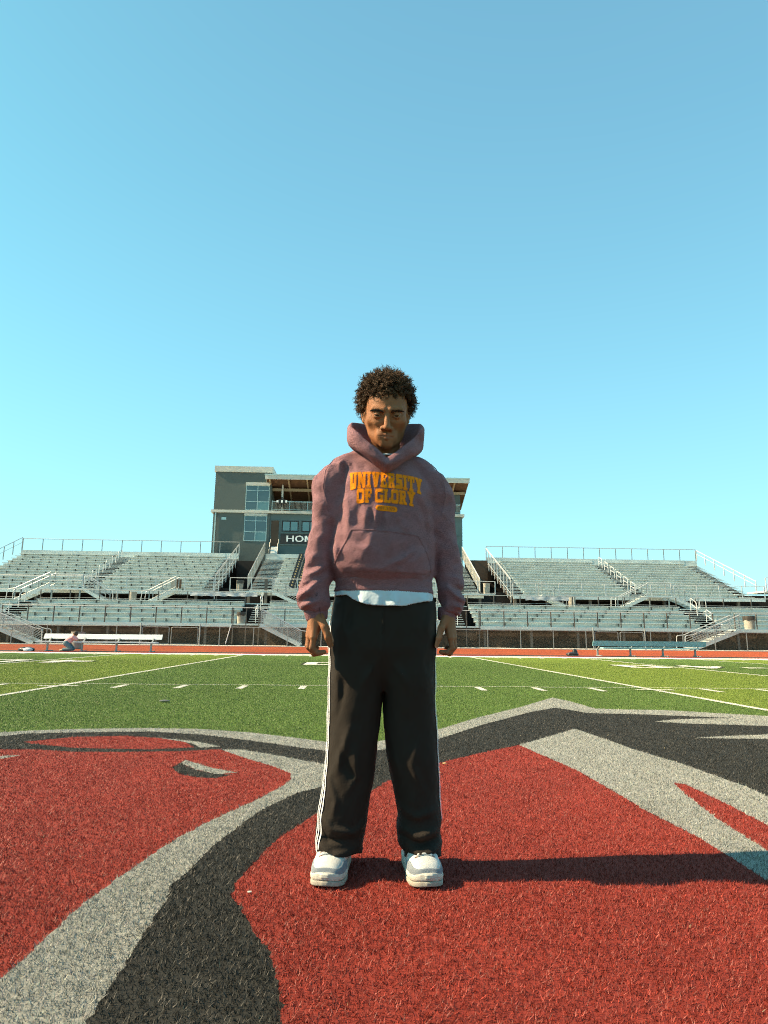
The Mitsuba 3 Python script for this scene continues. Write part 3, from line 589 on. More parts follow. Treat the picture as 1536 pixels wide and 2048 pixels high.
def bench(x0, x1, y, zseat, zb0, zb1, seat_dx, facing, mat, label, yaw=0.0):
    k = thing('team_bench', label, 'bench', 'team benches beside the track')
    s = -1 if facing == 'field' else 1
    xm = (x0 + x1) / 2
    R = lambda v: np.c_[xm + (v[:, 0] - xm) * math.cos(yaw) - (v[:, 1] - y) * math.sin(yaw), y + (v[:, 0] - xm) * math.sin(yaw) + (v[:, 1] - y) * math.cos(yaw), v[:, 2]]
    A = lambda n, mb, m, par=k: add(n, (R(mb.mesh()[0]), mb.mesh()[1]), m, par)
    tilt = .10
    for i in range(1):
        A('backrest', MB().hexa([(x, y + (-s) * (.14 + (tilt if z > zb0 else 0)) + d, z) for x in (x0, x1) for d in (-.018, .018) for z in (zb0, zb1)]), mat)
    A('seat', MB().box(x0 + seat_dx[0], x1 + seat_dx[1], y + s * .36 - .0 if s < 0 else y - .06, y + .06 if s < 0 else y + .36, zseat - .05, zseat), mat)
    n = 4
    for i in range(n):
        x = x0 + .35 + (x1 - x0 - .7) * i / (n - 1)
        lk = A('leg', MB().box(x - .035, x + .035, y + s * .16 - .03, y + s * .16 + .03, .03, zseat - .055), 'm_galv')
        A('foot', MB().box(x - .03, x + .03, y - .32, y + .32, .006, .05), 'm_galv', lk)
        A('arm', MB().bar((x, y + s * .1, zseat - .06), (x, y - s * .13 + .0, zb0 + .04), .05, .05), 'm_galv', lk)
bench(-13.85, -8.65, 29.35, .44, .54, .76, (-.1, -.1), 'field', 'm_white', 'long white bench with backrest beside the track, kneeling person at it', -.03)
bench(10.8, 16.2, 29.9, .40, .46, .70, (.55, -.25), 'stand', 'm_bench_shade', 'long bench with its shade painted teal, turned toward the stands on the right beside the track', .03)

# ball bag, cap, leaf, leaning pole
def lump(cx, cy, rx, ry, rz, seed, z0=0.0):
    m = trimesh.creation.icosphere(3); v = np.array(m.vertices)
    v *= (1 + .35 * (meshkit.fbm(v * 1.7 + seed, 3) - .5))[:, None]
    v[:, 2] = np.maximum(v[:, 2], -.55)
    return (v * [rx, ry, rz] + [cx, cy, z0 + rz * .55], m.faces)
k = thing('sports_bag', 'small black and white bag lying beside the track left of the kneeling person', 'bag')
add('body', lump(-14.35, 29.2, .34, .2, .12, 3.), 'm_seatblack', k, True); add('panel', lump(-14.22, 29.05, .20, .12, .105, 9.), 'm_white', k, True)
k = thing('dropped_jacket', 'small dark heap of clothing lying on the track left of the right bench', 'jacket')
add('body', lump(10.1, 30.4, .30, .2, .10, 5.), 'm_seatblack', k, True); add('hood', lump(10.25, 30.5, .13, .12, .2, 6.), 'm_seatblack', k, True)
k = thing('leaning_pole', 'thin pale pole leaning against the fence left of the man', 'pole')
add('shaft', MB().tube([(-9.15, 46.4, .15), (-8.85, 46.46, 1.45)], .03).mesh(), 'm_white', k, 40)
lf = add('dead_leaf', lump(-2.33, 7.86, .06, .045, .012, 2., .012), 'm_bracket', None, True); tag(lf, 'dark dead leaf lying on the green turf left of the man', 'leaf')
for i, (x, y, s) in enumerate(((.43, 4.15, .012), (.36, 3.88, .010), (-.44, 2.14, .007))):
    v, f = lump(x, y, s, s * .8, s * .3, i + 20., .016)
    lf = add('turf_scrap', (v, f), 'm_gold' if i < 2 else 'm_panelbeige', None, True)
    tag(lf, ['tiny yellow scrap on the red turf right of the man, the farther one', 'tiny yellow scrap on the red turf right of the man, the nearer one', 'tiny pale scrap on the red turf left of the feet', 'tiny scrap at the edge of the shadow right of the feet', 'tiny pale scrap on the black turf right of the man'][i], 'scrap')

# ================================================================== the person
# ------------------------------------------------------------------ implicit surfaces on a grid, meshed by surface nets
class Grid:
    def __init__(s, lo, hi, h):
        s.lo, s.h = np.array(lo, float), h
        s.n = np.ceil((np.array(hi) - lo) / h).astype(int) + 1
        ax = [(s.lo[i] + h * np.arange(s.n[i])).astype(np.float32) for i in range(3)]
        s.X, s.Y, s.Z = ax[0][:, None, None], ax[1][None, :, None], ax[2][None, None, :]
        s.F = np.full(s.n, 9.0, np.float32)
    def pts(s): return s.X, s.Y, s.Z
def smin(a, b, k):
    h = np.clip(.5 + .5 * (b - a) / k, 0, 1); return b * (1 - h) + a * h - k * h * (1 - h)
def smax(a, b, k): return -smin(-a, -b, k)
def ell(P, c, r):
    X, Y, Z = P; k = np.sqrt(((X - c[0]) / r[0]) ** 2 + ((Y - c[1]) / r[1]) ** 2 + ((Z - c[2]) / r[2]) ** 2)
    return (k - 1) * min(r)
def ball(P, c, r):
    X, Y, Z = P; return np.sqrt((X - c[0]) ** 2 + (Y - c[1]) ** 2 + (Z - c[2]) ** 2) - r
def cone(P, a, b, ra, rb):
    X, Y, Z = P; a, b = np.array(a, float), np.array(b, float); d = b - a
    t = np.clip(((X - a[0]) * d[0] + (Y - a[1]) * d[1] + (Z - a[2]) * d[2]) / (d @ d), 0, 1)
    return np.sqrt((X - a[0] - t * d[0]) ** 2 + (Y - a[1] - t * d[1]) ** 2 + (Z - a[2] - t * d[2]) ** 2) - (ra + (rb - ra) * t)
def chain(P, pts, rs, k=.008):
    f = None
    for i in range(len(pts) - 1):
        g = cone(P, pts[i], pts[i + 1], rs[i], rs[i + 1]); f = g if f is None else smin(f, g, k)
    return f
def loft(P, rows, p=2.2, cap=True):
    """rows: (z, cx, cy, rx, ry), from low to high"""
    X, Y, Z = P; R = np.array(sorted(rows), float); z = np.clip(Z, R[0, 0], R[-1, 0])
    cx, cy, rx, ry = (PchipInterpolator(R[:, 0], R[:, i])(z) for i in (1, 2, 3, 4))
    q = (np.abs((X - cx) / rx) ** p + np.abs((Y - cy) / ry) ** p) ** (1 / p)
    f = (q - 1) * np.minimum(rx, ry)
    return smax(smax(f, R[0, 0] - Z, .008), Z - R[-1, 0], .008) if cap else f
def nets(F, lo, h):
    """naive surface nets: a closed mesh of the region where F < 0"""
    F = np.pad(F, 1, constant_values=1.0); lo = np.asarray(lo) - h; ins = F < 0; n = F.shape
    c = [ins[i:n[0] - 1 + i, j:n[1] - 1 + j, k:n[2] - 1 + k] for i in (0, 1) for j in (0, 1) for k in (0, 1)]
    tot = sum(x.astype(np.int8) for x in c); cell = (tot > 0) & (tot < 8)
    idx = np.full(cell.shape, -1, np.int64); I = np.argwhere(cell); idx[cell] = np.arange(len(I))
    acc, cnt = np.zeros((len(I), 3)), np.zeros(len(I))
    off = np.array([[i, j, k] for i in (0, 1) for j in (0, 1) for k in (0, 1)])
    val = np.stack([F[I[:, 0] + o[0], I[:, 1] + o[1], I[:, 2] + o[2]] for o in off], 1).astype(float)
    for a in range(8):
        for b in range(a + 1, 8):
            if np.abs(off[a] - off[b]).sum() != 1: continue
            va, vb = val[:, a], val[:, b]; m = (va < 0) != (vb < 0)
            t = va[m] / (va[m] - vb[m]); acc[m] += off[a] + t[:, None] * (off[b] - off[a]); cnt[m] += 1
    V = lo + h * (I + acc / cnt[:, None])
    Q = []
    for ax in range(3):
        sl = [slice(1, -1)] * 3; sl[ax] = slice(0, -1); a = ins[tuple(sl)]
        sl[ax] = slice(1, None); b = ins[tuple(sl)]
        for flip, m in ((0, a & ~b), (1, ~a & b)):
            g = np.argwhere(m); base = g.copy(); u, w = (ax + 1) % 3, (ax + 2) % 3
            base[:, u] += 1; base[:, w] += 1
            q = []
            for du, dw in ((-1, -1), (0, -1), (0, 0), (-1, 0)):
                e = base.copy(); e[:, u] += du; e[:, w] += dw; q.append(idx[e[:, 0], e[:, 1], e[:, 2]])
            q = np.stack(q, 1); Q.append(q[:, ::-1] if flip else q)
    Q = np.vstack(Q)
    return V, np.vstack([Q[:, [0, 1, 2]], Q[:, [0, 2, 3]]])
def smoothed(m, it=4):
    t = trimesh.Trimesh(*m, process=False); trimesh.smoothing.filter_taubin(t, .5, .53, it); return np.array(t.vertices), np.array(t.faces)
def folds2d(ax_a, ax_b, lst):
    """ridges (+) and valleys (-) along polylines, as a displacement over a plane"""
    A, B = np.meshgrid(ax_a, ax_b, indexing='ij'); D = np.zeros_like(A)
    for pts, w, amp in lst:
        p = np.array(pts, float); seg = np.linalg.norm(np.diff(p, axis=0), axis=1); tot = seg.sum(); best = np.full(A.shape, 9.0); at = np.zeros_like(A); s0 = 0
        for i in range(len(p) - 1):
            d = p[i + 1] - p[i]; t = np.clip(((A - p[i][0]) * d[0] + (B - p[i][1]) * d[1]) / (d @ d), 0, 1)
            r = np.hypot(A - p[i][0] - t * d[0], B - p[i][1] - t * d[1]); m = r < best
            best = np.where(m, r, best); at = np.where(m, (s0 + t * seg[i]) / tot, at); s0 += seg[i]
        D += amp * np.exp(-(best / w) ** 2) * (.35 + .65 * np.sin(np.pi * at))
    return D
PX, PY = -0.03, 2.28
def world(m): return np.asarray(m[0]) + [PX, PY, 0], m[1]
def turned(m):
    """the upper body turned a little towards the left of the picture"""
    v = np.array(m[0], float); z, s = v[:, 2], np.abs(v[:, 0] + .006)
    st = lambda a, b_, x: np.clip((x - a) / (b_ - a), 0, 1) ** 2 * (3 - 2 * np.clip((x - a) / (b_ - a), 0, 1))
    w = np.maximum(st(.90, 1.06, z), st(.155, .195, s) * (z > .6)) * (1 - st(1.46, 1.52, z)) * (z > .6)
    v[:, 1] += .27 * (v[:, 0] + .006) * w
    return v + [PX, PY, 0], m[1]

# ------------------------------------------------------------------ materials of the person
def weave(fr, amp):
    return lambda p, n, uv: amp * (noise(p.x * fr, p.y * fr, p.z * fr) + .6 * noise(p.x * fr * .31, p.y * fr * .31, p.z * fr * .31))
def fleece(p, n, uv):
    f = .80 + .22 * fbm(p.x * 25, p.y * 25, p.z * 25) + .55 * (noise(p.x * 300, p.y * 300, p.z * 300) - .5) + .18 * (fbm(p.x * 5, p.y * 5, p.z * 5) - .5)
    return mi.Color3f(0.205, 0.104, 0.118) * f
scene['m_hoodie'] = two(bump(prin(proc(fleece), .95, sheen=.6, specular=.1), weave(420, 1.), .0022, .001))
scene['m_print'] = two(bump(prin(speckle((0.70, 0.195, 0.004), .15, 300, low=.1, lowscale=30), .8, specular=.15), weave(500, 1.), .0012, .0008))
scene['m_trackpants'] = two(bump(prin((0.0190, 0.0150, 0.0120), .85, sheen=.6, specular=.15), weave(260, 1.), .0008, .001))
scene['m_stripe'] = two(prin((0.58, 0.60, 0.64), .6))
scene['m_tee'] = two(bump(prin((0.42, 0.50, 0.56), .85), weave(180, 1.), .001, .001))  # white cloth tinted blue, its shade under the sky put into the colour
scene['m_skin'] = two(bump(prin({'type': 'mesh_attribute', 'name': 'vertex_color'}, .60, specular=.22), weave(700, 1.), .0008, .0008))
scene['m_hair'] = two(prin({'type': 'mesh_attribute', 'name': 'vertex_color'}, .6, specular=.25, sheen=.2))
scene['m_brow'] = two(prin((0.040, 0.022, 0.013), .7))
scene['m_eye'] = two(prin({'type': 'mesh_attribute', 'name': 'vertex_color'}, .12, specular=.6))
scene['m_leather'] = two(bump(prin(speckle((0.46, 0.46, 0.44), .04, 200, low=.06, lowscale=20), .5, specular=.4), weave(600, 1.), .0004, .0008))
scene['m_suede'] = two(bump(prin(speckle((0.15, 0.175, 0.20), .12, 500, low=.1, lowscale=30), .9), weave(900, 1.), .0006, .0008))
scene['m_midsole'] = two(prin(speckle((0.42, 0.40, 0.35), .05, 90, low=.12, lowscale=14), .6))
scene['m_sole'] = two(prin((0.27, 0.25, 0.21), .8))
scene['m_eyelet'] = two(prin((0.20, 0.09, 0.07), .5))

PERSON = thing('person', 'standing man in maroon hooded sweatshirt, black track pants and white sneakers', 'person')

# ------------------------------------------------------------------ body: head, neck, torso, arms, hands
HA, HC = math.radians(-24), np.array([-.010, -.082, 1.560])     # head pitched forward about its centre
ca, sa = math.cos(HA), math.sin(HA)
def to_head(P):
    X, Y, Z = P; x, y, z = X - HC[0], Y - HC[1], Z - HC[2]
    return x, y * ca - z * sa, y * sa + z * ca       # head frame, face towards -y
def from_head(v):
    v = np.asarray(v, float); y, z = v[..., 1], v[..., 2]
    return np.stack([v[..., 0], y * ca + z * sa, -y * sa + z * ca], -1) + HC
def sym(P, f):
    """f over |x|"""
    return f((np.abs(P[0]), P[1], P[2]))
EYE = np.array([.0335, -.081, .006])
def head_sdf(P):
    f = ell(P, (0, .022, .045), (.074, .094, .080))
    f = smin(f, ell(P, (0, -.028, .002), (.066, .066, .092)), .03)
    jaw = sym(P, lambda Q: smin(cone(Q, (.052, .004, -.030), (.041, -.016, -.068), .018, .015), cone(Q, (.041, -.016, -.068), (.009, -.079, -.095), .015, .0145), .02))
    f = smin(f, jaw, .028)
    f = smin(f, ell(P, (0, -.040, -.070), (.046, .048, .040)), .02)
    f = smin(f, ball(P, (0, -.084, -.092), .0155), .016)                       # chin
    f = smin(f, sym(P, lambda Q: ell(Q, (.046, -.056, -.020), (.020, .022, .018))), .03)   # cheek bones
    f = smin(f, sym(P, lambda Q: cone(Q, (.012, -.092, .0245), (.048, -.076, .027), .0095, .008)), .012)   # brow ridge
    f = smax(f, -sym(P, lambda Q: ell(Q, (.034, -.104, .005), (.019, .017, .012))), .018)
    f = smax(f, -sym(P, lambda Q: ell(Q, (.062, -.072, -.060), (.013, .014, .024))), .03)    # hollow cheeks
    nose = smin(cone(P, (0, -.088, .018), (0, -.113, -.032), .0078, .0115), sym(P, lambda Q: ball(Q, (.0145, -.100, -.038), .0092)), .010)
    nose = smax(nose, -sym(P, lambda Q: ell(Q, (.0078, -.106, -.0460), (.0045, .007, .005))), .003)
    f = smin(f, nose, .009)
    f = smin(f, ell(P, (0, -.077, -.066), (.034, .021, .026)), .012)            # mouth mound
    up = smin(cone(P, (0, -.0985, -.0597), (.0255, -.085, -.0645), .0056, .0028), cone(P, (0, -.0985, -.0597), (-.0255, -.085, -.0645), .0056, .0028), .003)
    lo = smin(cone(P, (0, -.0970, -.0722), (.019, -.088, -.0690), .0072, .004), cone(P, (0, -.0970, -.0722), (-.019, -.088, -.0690), .0072, .004), .004)
    f = smin(f, up, .004); f = smin(f, lo, .004)
    f = smax(f, -smin(cone(P, (0, -.107, -.0655), (.027, -.088, -.0665), .0016, .0012), cone(P, (0, -.107, -.0655), (-.027, -.088, -.0665), .0016, .0010), .002), .002)
    # eye lids with a narrow slit, looking at the camera
    lid = sym(P, lambda Q: ball(Q, EYE, .0145))
    slit = sym(P, lambda Q: smax(ell(Q, EYE + [0, -.014, -.0010], (.0125, .02, .0025)), -Q[2] - 9, .001))
    f = smin(f, smax(lid, -slit, .0015), .0045)
    return f
def ear_sdf(P):
    def one(Q):
        X, Y, Z = Q; x, y, z = X - .0765, Y - .012, Z - .004
        a = math.radians(28); x2, y2 = x * math.cos(a) - y * math.sin(a), x * math.sin(a) + y * math.cos(a)
        b = math.radians(-12); y3, z3 = y2 * math.cos(b) - z * math.sin(b), y2 * math.sin(b) + z * math.cos(b)
        W = (x2, y3, z3)
        e = ell(W, (0, .004, .003), (.0085, .019, .032))
        e = smax(e, -ell(W, (.007, .001, .006), (.007, .011, .020)), .004)
        e = smin(e, cone(W, (.004, -.010, .004), (.003, .004, -.012), .003, .004), .005)
        e = smin(e, ball(W, (.0, -.004, -.028), .0075), .008)
        return smin(e, ell(W, (-.008, -.004, 0), (.010, .010, .020)), .006)
    return sym(P, one)

# hands: (knuckles and joints), left of the picture first; mirrored for the other with its own offsets
def hand(side):
    s = -1 if side == 0 else 1
    wr = np.array([-.236, -.030, .862]) if side == 0 else np.array([.223, -.030, .864])
    def q(x, y, z): return np.array([wr[0] + s * x, wr[1] + y, wr[2] + z])     # x outwards
    out = []
    kn = [q(.006, -.034, -.088), q(.018, -.016, -.086), q(.023, .005, -.082), q(.023, .024, -.074)]
    mid = [q(.010, -.036, -.122), q(.021, -.018, -.120), q(.026, .002, -.115), q(.024, .022, -.103)]
    dis = [q(-.008, -.034, -.138), q(.004, -.018, -.142), q(.010, .001, -.137), q(.012, .020, -.122)]
    tip = [q(-.030, -.029, -.136), q(-.018, -.013, -.140), q(-.010, .005, -.136), q(-.004, .022, -.122)]
    rr = [.0088, .0090, .0086, .0076]
    for k_, m_, d_, t_, r in zip(kn, mid, dis, tip, rr): out.append(([k_, m_, d_, t_], [r * 1.12, r * 1.06, r * .96, r * .82]))
    th = ([q(-.012, -.020, -.022), q(-.030, -.040, -.056), q(-.041, -.048, -.088), q(-.050, -.046, -.114)], [.0150, .0125, .0108, .0090])
    return wr, q, out, th, kn
def hand_sdf(P, side):
    wr, q, fing, th, kn = hand(side); s_ = -1 if side == 0 else 1
    f = cone(P, wr + [s_ * .012, .006, .05], wr, .022, .022)
    palm = None
    for k_, r in zip(kn, (.0125, .013, .0125, .0115)):
        g = cone(P, wr + (k_ - wr) * .12, k_, .0175, r); palm = g if palm is None else smin(palm, g, .012)
    palm = smin(palm, cone(P, q(.004, -.008, -.02), q(.006, -.010, -.07), .019, .017), .012)
    f = smin(f, palm, .014)
    f = smin(f, chain(P, *th, k=.006), .010)
    for p, r in fing: f = smin(f, chain(P, p, r, k=.004), .0035)
    return f
def body_mesh():
    parts = []
    g = Grid((-.125, -.24, 1.36), (.105, .09, 1.73), .0022); P = g.pts(); H = to_head(P)
    f = head_sdf(H); f = smin(f, ear_sdf(H), .006)
    neck = cone(P, (-.008, .005, 1.36), (-.009, -.042, 1.53), .058, .051)
    f = smin(f, neck, .016)
    f = smin(f, smin(cone(P, (-.066, -.06, 1.53), (-.018, -.066, 1.40), .011, .011), cone(P, (.048, -.06, 1.53), (.002, -.066, 1.40), .011, .011), .01), .02)
    parts.append(nets(f, g.lo, g.h))
    for side in (0, 1):
        lo, hi = ((-.30, -.11, .70), (-.16, .04, .93)) if side == 0 else ((.14, -.11, .70), (.28, .04, .93))
        g = Grid(lo, hi, .002); parts.append(nets(hand_sdf(g.pts(), side), g.lo, g.h))
    g = Grid((-.28, -.16, .02), (.28, .2, 1.46), .008); P = g.pts()
    f = loft(P, [(.93, -.007, .02, .13, .09), (1.05, -.007, .01, .135, .095), (1.3, -.007, .005, .15, .10), (1.40, -.007, .01, .10, .075)])
    for s, sh, el, wr in ((-1, (-.165, .01, 1.335), (-.222, .015, 1.10), (-.240, -.022, .90)), (1, (.155, .01, 1.345), (.216, .015, 1.10), (.226, -.022, .905))):
        f = smin(f, chain(P, [(-.007, .01, 1.36), sh, el, wr], [.06, .042, .026, .020]), .02)
    f = smin(f, cone(P, (-.008, .010, 1.36), (-.009, 0, 1.45), .054, .05), .02)
    for hx, kx, ax in ((-.085, -.118, -.150), (.075, .10, .128)):
        f = smin(f, chain(P, [(hx, .02, .90), (kx, .02, .50), (ax, .07, .09)], [.085, .05, .032]), .03)
    parts.append(nets(f, g.lo, g.h))
    import manifold3d as m3
    try:
        ms = [m3.Manifold(m3.Mesh(np.asarray(v, np.float32), np.asarray(f, np.uint32))) for v, f in parts]
        assert all(m.status() == m3.Error.NoError for m in ms)
        u = m3.Manifold.batch_boolean(ms, m3.OpType.Add).to_mesh()
        return np.array(u.vert_properties[:, :3], float), np.array(u.tri_verts)
    except Exception: return merge(parts)
bvv, bff = body_mesh()
def skin_colors(v):
    H = np.stack(to_head((v[:, 0], v[:, 1], v[:, 2])), 1)
    c = np.tile([.235, .098, .045], (len(v), 1))
    c *= (1 + .16 * (meshkit.fbm(v * 45, 3) - .5) + .10 * (meshkit.noise(v * 400) - .5))[:, None]
    def blend(mask, col): nonlocal c; c = c * (1 - mask[:, None]) + np.array(col) * mask[:, None]
    def blob(cen, rad): d = (np.abs(H) * [1, 0, 0] + H * [0, 1, 1] - cen) / rad; return np.exp(-(d ** 2).sum(1))
    blend(.55 * blob((0, -.10, -.0655), (.022, .03, .0085)), (.25, .085, .060))           # lips
    blend(.5 * blob((.0335, -.09, .005), (.018, .03, .009)), (.20, .085, .045))           # lids
    blend(.30 * blob((.0, -.11, -.047), (.024, .03, .007)), (.10, .05, .035))             # moustache shade
    blend(.22 * blob((0, -.09, -.10), (.032, .04, .018)), (.12, .06, .04))                # stubble
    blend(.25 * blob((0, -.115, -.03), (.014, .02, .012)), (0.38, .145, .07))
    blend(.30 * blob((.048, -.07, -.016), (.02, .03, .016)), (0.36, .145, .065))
    hands_ = v[:, 2] < .9
    kn = np.zeros(len(v))
    for side in (0, 1):
        for p, r in hand(side)[2]:
            for q_ in p[1:3]: kn = np.maximum(kn, np.exp(-(np.linalg.norm(v - q_, axis=1) / .012) ** 2))
            kn = np.maximum(kn, 0)
    c *= (1 - .22 * kn)[:, None]
    return np.clip(c, 0, 1)
add('body', turned((bvv, bff)), 'm_skin', PERSON, True, color=skin_colors(bvv))
# finger nails
nail = MB()
for side in (0, 1):
    s = -1 if side == 0 else 1
    wr, q, fing, th, kn = hand(side)
    for p, r in fing + [th]:
        a, b = np.array(p[-2]), np.array(p[-1]); t = (b - a) / np.linalg.norm(b - a); o = np.cross(t, [0, 1.0, 0]); o = o / np.linalg.norm(o)
        if o[2] > 0: o = -o
        if p is th[0]: o = np.array([-s * .3, -.95, 0]); o -= t * (o @ t); o /= np.linalg.norm(o)
        w = np.cross(t, o); cen = b + t * .001 + o * r[-1] * .80
        ang = np.linspace(0, 2 * np.pi, 13)[:-1]
        ring = np.array([cen + t * .0065 * np.cos(x) + w * .0052 * np.sin(x) - o * .0012 * np.sin(x) ** 2 for x in ang])
        nail.raw(np.vstack([ring, cen + o * .0012, ring - o * .002]), [[i, (i + 1) % 12, 12] for i in range(12)] + [[i, 13 + i, 13 + (i + 1) % 12] for i in range(12)] + [[i, 13 + (i + 1) % 12, (i + 1) % 12] for i in range(12)])
scene['m_nail'] = two(prin((.46, .25, .18), .3))
add('finger_nails', turned(nail.mesh()), 'm_nail', PERSON, True)
# eyes
for sx in (-1, 1):
    m = trimesh.creation.icosphere(4, .0126); v = np.array(m.vertices)
    look = from_head(EYE * [sx, 1, 1]); tgt = CAM - [PX, PY, 0] - look; tgt /= np.linalg.norm(tgt)
    d = (v / .0126) @ tgt
    col = np.where(d[:, None] > .93, [.012, .008, .006], np.where(d[:, None] > .80, [.055, .026, .012], [.26, .235, .21]))
    add('eye', world((v + look, m.faces)), 'm_eye', PERSON, True, color=col)
# brows: many short hairs
bh = MB(); r_ = np.random.default_rng(3)
gh = Grid((-.08, -.13, .0), (.08, -.03, .07), .002); FH = head_sdf(gh.pts())
def on_face(x, z):
    """y of the face surface in the head frame"""
    i = int(round((x - gh.lo[0]) / gh.h)); k = int(round((z - gh.lo[2]) / gh.h)); col = FH[i, :, k]; j = np.argmax(col < 0)
    return gh.lo[1] + gh.h * (j - 1 + col[j - 1] / (col[j - 1] - col[j] + 1e-9))
for sx in (-1, 1):
    for _ in range(190):
        t = r_.random() ** .9; x = .011 + .043 * t; z = .0180 + .0066 * math.sin(math.pi * min(1, t * .95) * .62) - .004 * t * t + r_.normal(0, .0023) * (1 - .5 * t)
        y = on_face(sx * x, z); a = np.array([sx * x, y - .0002, z]); d = np.array([sx * .8, -.25, .45 * (1 - t * 1.5) + r_.normal(0, .15)]); d *= .0075 / np.linalg.norm(d)
        b = a + d; b[1] = min(b[1], on_face(np.clip(b[0], -.078, .078), np.clip(b[2], .002, .068)) - .0006)
        p = from_head(np.array([a, (a + b) / 2 + [0, -.0006, 0], b])); v, f = tube(p, [.00055, .0005, .0002], 3, caps=False); bh.raw(v, f)
add('eyebrows', world(bh.mesh()), 'm_brow', PERSON)

# ------------------------------------------------------------------ hair: a dense core and many small corkscrew curls
def hair():
    r = np.random.default_rng(11); b = MB(); cols = []
    g = Grid((-.10, -.10, -.02), (.10, .14, .16), .004); P = g.pts()
    core = ell(P, (0, .022, .052), (.084, .098, .088)); core = smax(core, -(P[2] - .045 + .55 * np.maximum(-(P[1] + .02), 0) * -1 - .9 * np.minimum(0, P[1] * 0)), .01)
    X, Y, Z = P
    low = np.where(Y < -.03, .073, np.where(Y < .02, .073 - (Y + .03) * 1.0, .023 - (Y - .02) * .9))
    core = smax(ell(P, (0, .024, .050), (.081, .096, .086)), low - Z, .008)
    core = core + .006 * (meshkit.noise(np.stack(np.broadcast_arrays(X, Y, Z), -1) * 70) - .5)
    v, f = nets(core, g.lo, g.h); b.raw(from_head(v), f); cols.append(np.tile([.020, .011, .007], (len(v), 1)))
    n = 1500; k = np.arange(n) + .5; ph = np.arccos(1 - 2 * k / n * .80); th = np.pi * (1 + 5 ** .5) * k
    D = np.c_[np.cos(th) * np.sin(ph), np.sin(th) * np.sin(ph), np.cos(ph)]; D += r.normal(0, .05, D.shape); D /= np.linalg.norm(D, axis=1, keepdims=True)
    S = D * [.074, .092, .080] + [0, .023, .047]
    clump = r.normal(0, 1, (160, 3)); clump /= np.linalg.norm(clump, axis=1, keepdims=True)
    for d, s in zip(D, S):
        hl = .071 if s[1] < -.03 else (.071 - (s[1] + .03) * 1.1 if s[1] < .02 else .016 - (s[1] - .02) * .8)
        if s[2] < hl: continue
        edge = np.clip((s[2] - hl) / .03, .25, 1)
        front = s[1] < -.05
        L = r.uniform(.028, .046) * (.62 + .38 * edge) * (1.12 if d[2] > .5 else 1.0) * (1.06 if abs(d[0]) > .6 else 1)
        c = clump[np.argmax(clump @ d)]
        ax = d + .6 * (c - d) + r.normal(0, .16, 3) + np.array([0, -.22 * front, -.38 * (1 - max(d[2], 0)) * (.8 if front else .45)]); ax /= np.linalg.norm(ax)
        u = np.cross(ax, [.3, .5, .8]); u /= np.linalg.norm(u); w = np.cross(ax, u)
        m = 16; t = np.linspace(0, 1, m); tw = r.uniform(1.5, 2.6) * 2 * np.pi * r.choice([-1, 1]); rad = r.uniform(.0034, .0068); p0 = r.uniform(0, 6.28)
        prof = np.minimum(1, t * 3)[:, None]; base = np.array([.072, .039, .020]) * r.lognormal(0, .20)
        for q_ in range(5):
            rq, pq, lq = rad * r.uniform(.65, 1.25), p0 + r.normal(0, .55), L * r.uniform(.85, 1.12); o_ = r.normal(0, .0016, 3)
            pts = s + o_ - d * .002 + ax * (t * lq)[:, None] + prof * rq * (np.cos(tw * t + pq)[:, None] * u + np.sin(tw * t + pq)[:, None] * w) + np.array([0, 0, -.010 * (1 - max(d[2], 0))]) * (t ** 2)[:, None]
            v, f = tube(from_head(pts), .00105 * (1 - .5 * t), 3, caps=False); b.raw(v, f)
            cols.append(base * r.lognormal(0, .15) * (.6 + .55 * np.repeat(t, 3))[:, None])
    return b.mesh(), np.clip(np.vstack(cols), 0, 1)
hm, hc = hair()
add('hair', world(hm), 'm_hair', PERSON, True, color=hc, label='short dark brown curly hair')

# ------------------------------------------------------------------ sweatshirt
TORSO = [(.90, -.006, .012, .172, .128), (.95, -.006, .010, .170, .128), (.985, -.006, .004, .178, .140), (1.02, -.006, -.002, .186, .152), (1.06, -.006, -.004, .187, .154), (1.13, -.006, -.004, .184, .150), (1.22, -.006, -.001, .182, .145),
         (1.29, -.006, .002, .184, .137), (1.34, -.006, .006, .176, .118), (1.38, -.007, .008, .150, .098), (1.41, -.007, .010, .108, .084), (1.435, -.008, .012, .07, .065)]
SLEEVES = [[(.857, -.244, -.022, .041, .045), (.888, -.247, -.022, .053, .056), (.92, -.247, -.018, .051, .058), (.985, -.240, -.004, .0505, .060), (1.06, -.228, .010, .051, .064), (1.15, -.212, .018, .056, .070), (1.24, -.204, .014, .062, .074), (1.32, -.188, .010, .062, .072), (1.36, -.175, .010, .045, .055)],
           [(.860, .230, -.022, .037, .043), (.888, .244, -.022, .042, .054), (.93, .239, -.018, .046, .058), (.985, .234, -.004, .0545, .060), (1.06, .226, .010, .056, .064), (1.15, .209, .018, .059, .070), (1.24, .193, .014, .064, .074), (1.32, .183, .010, .060, .072), (1.37, .170, .010, .042, .055)]]
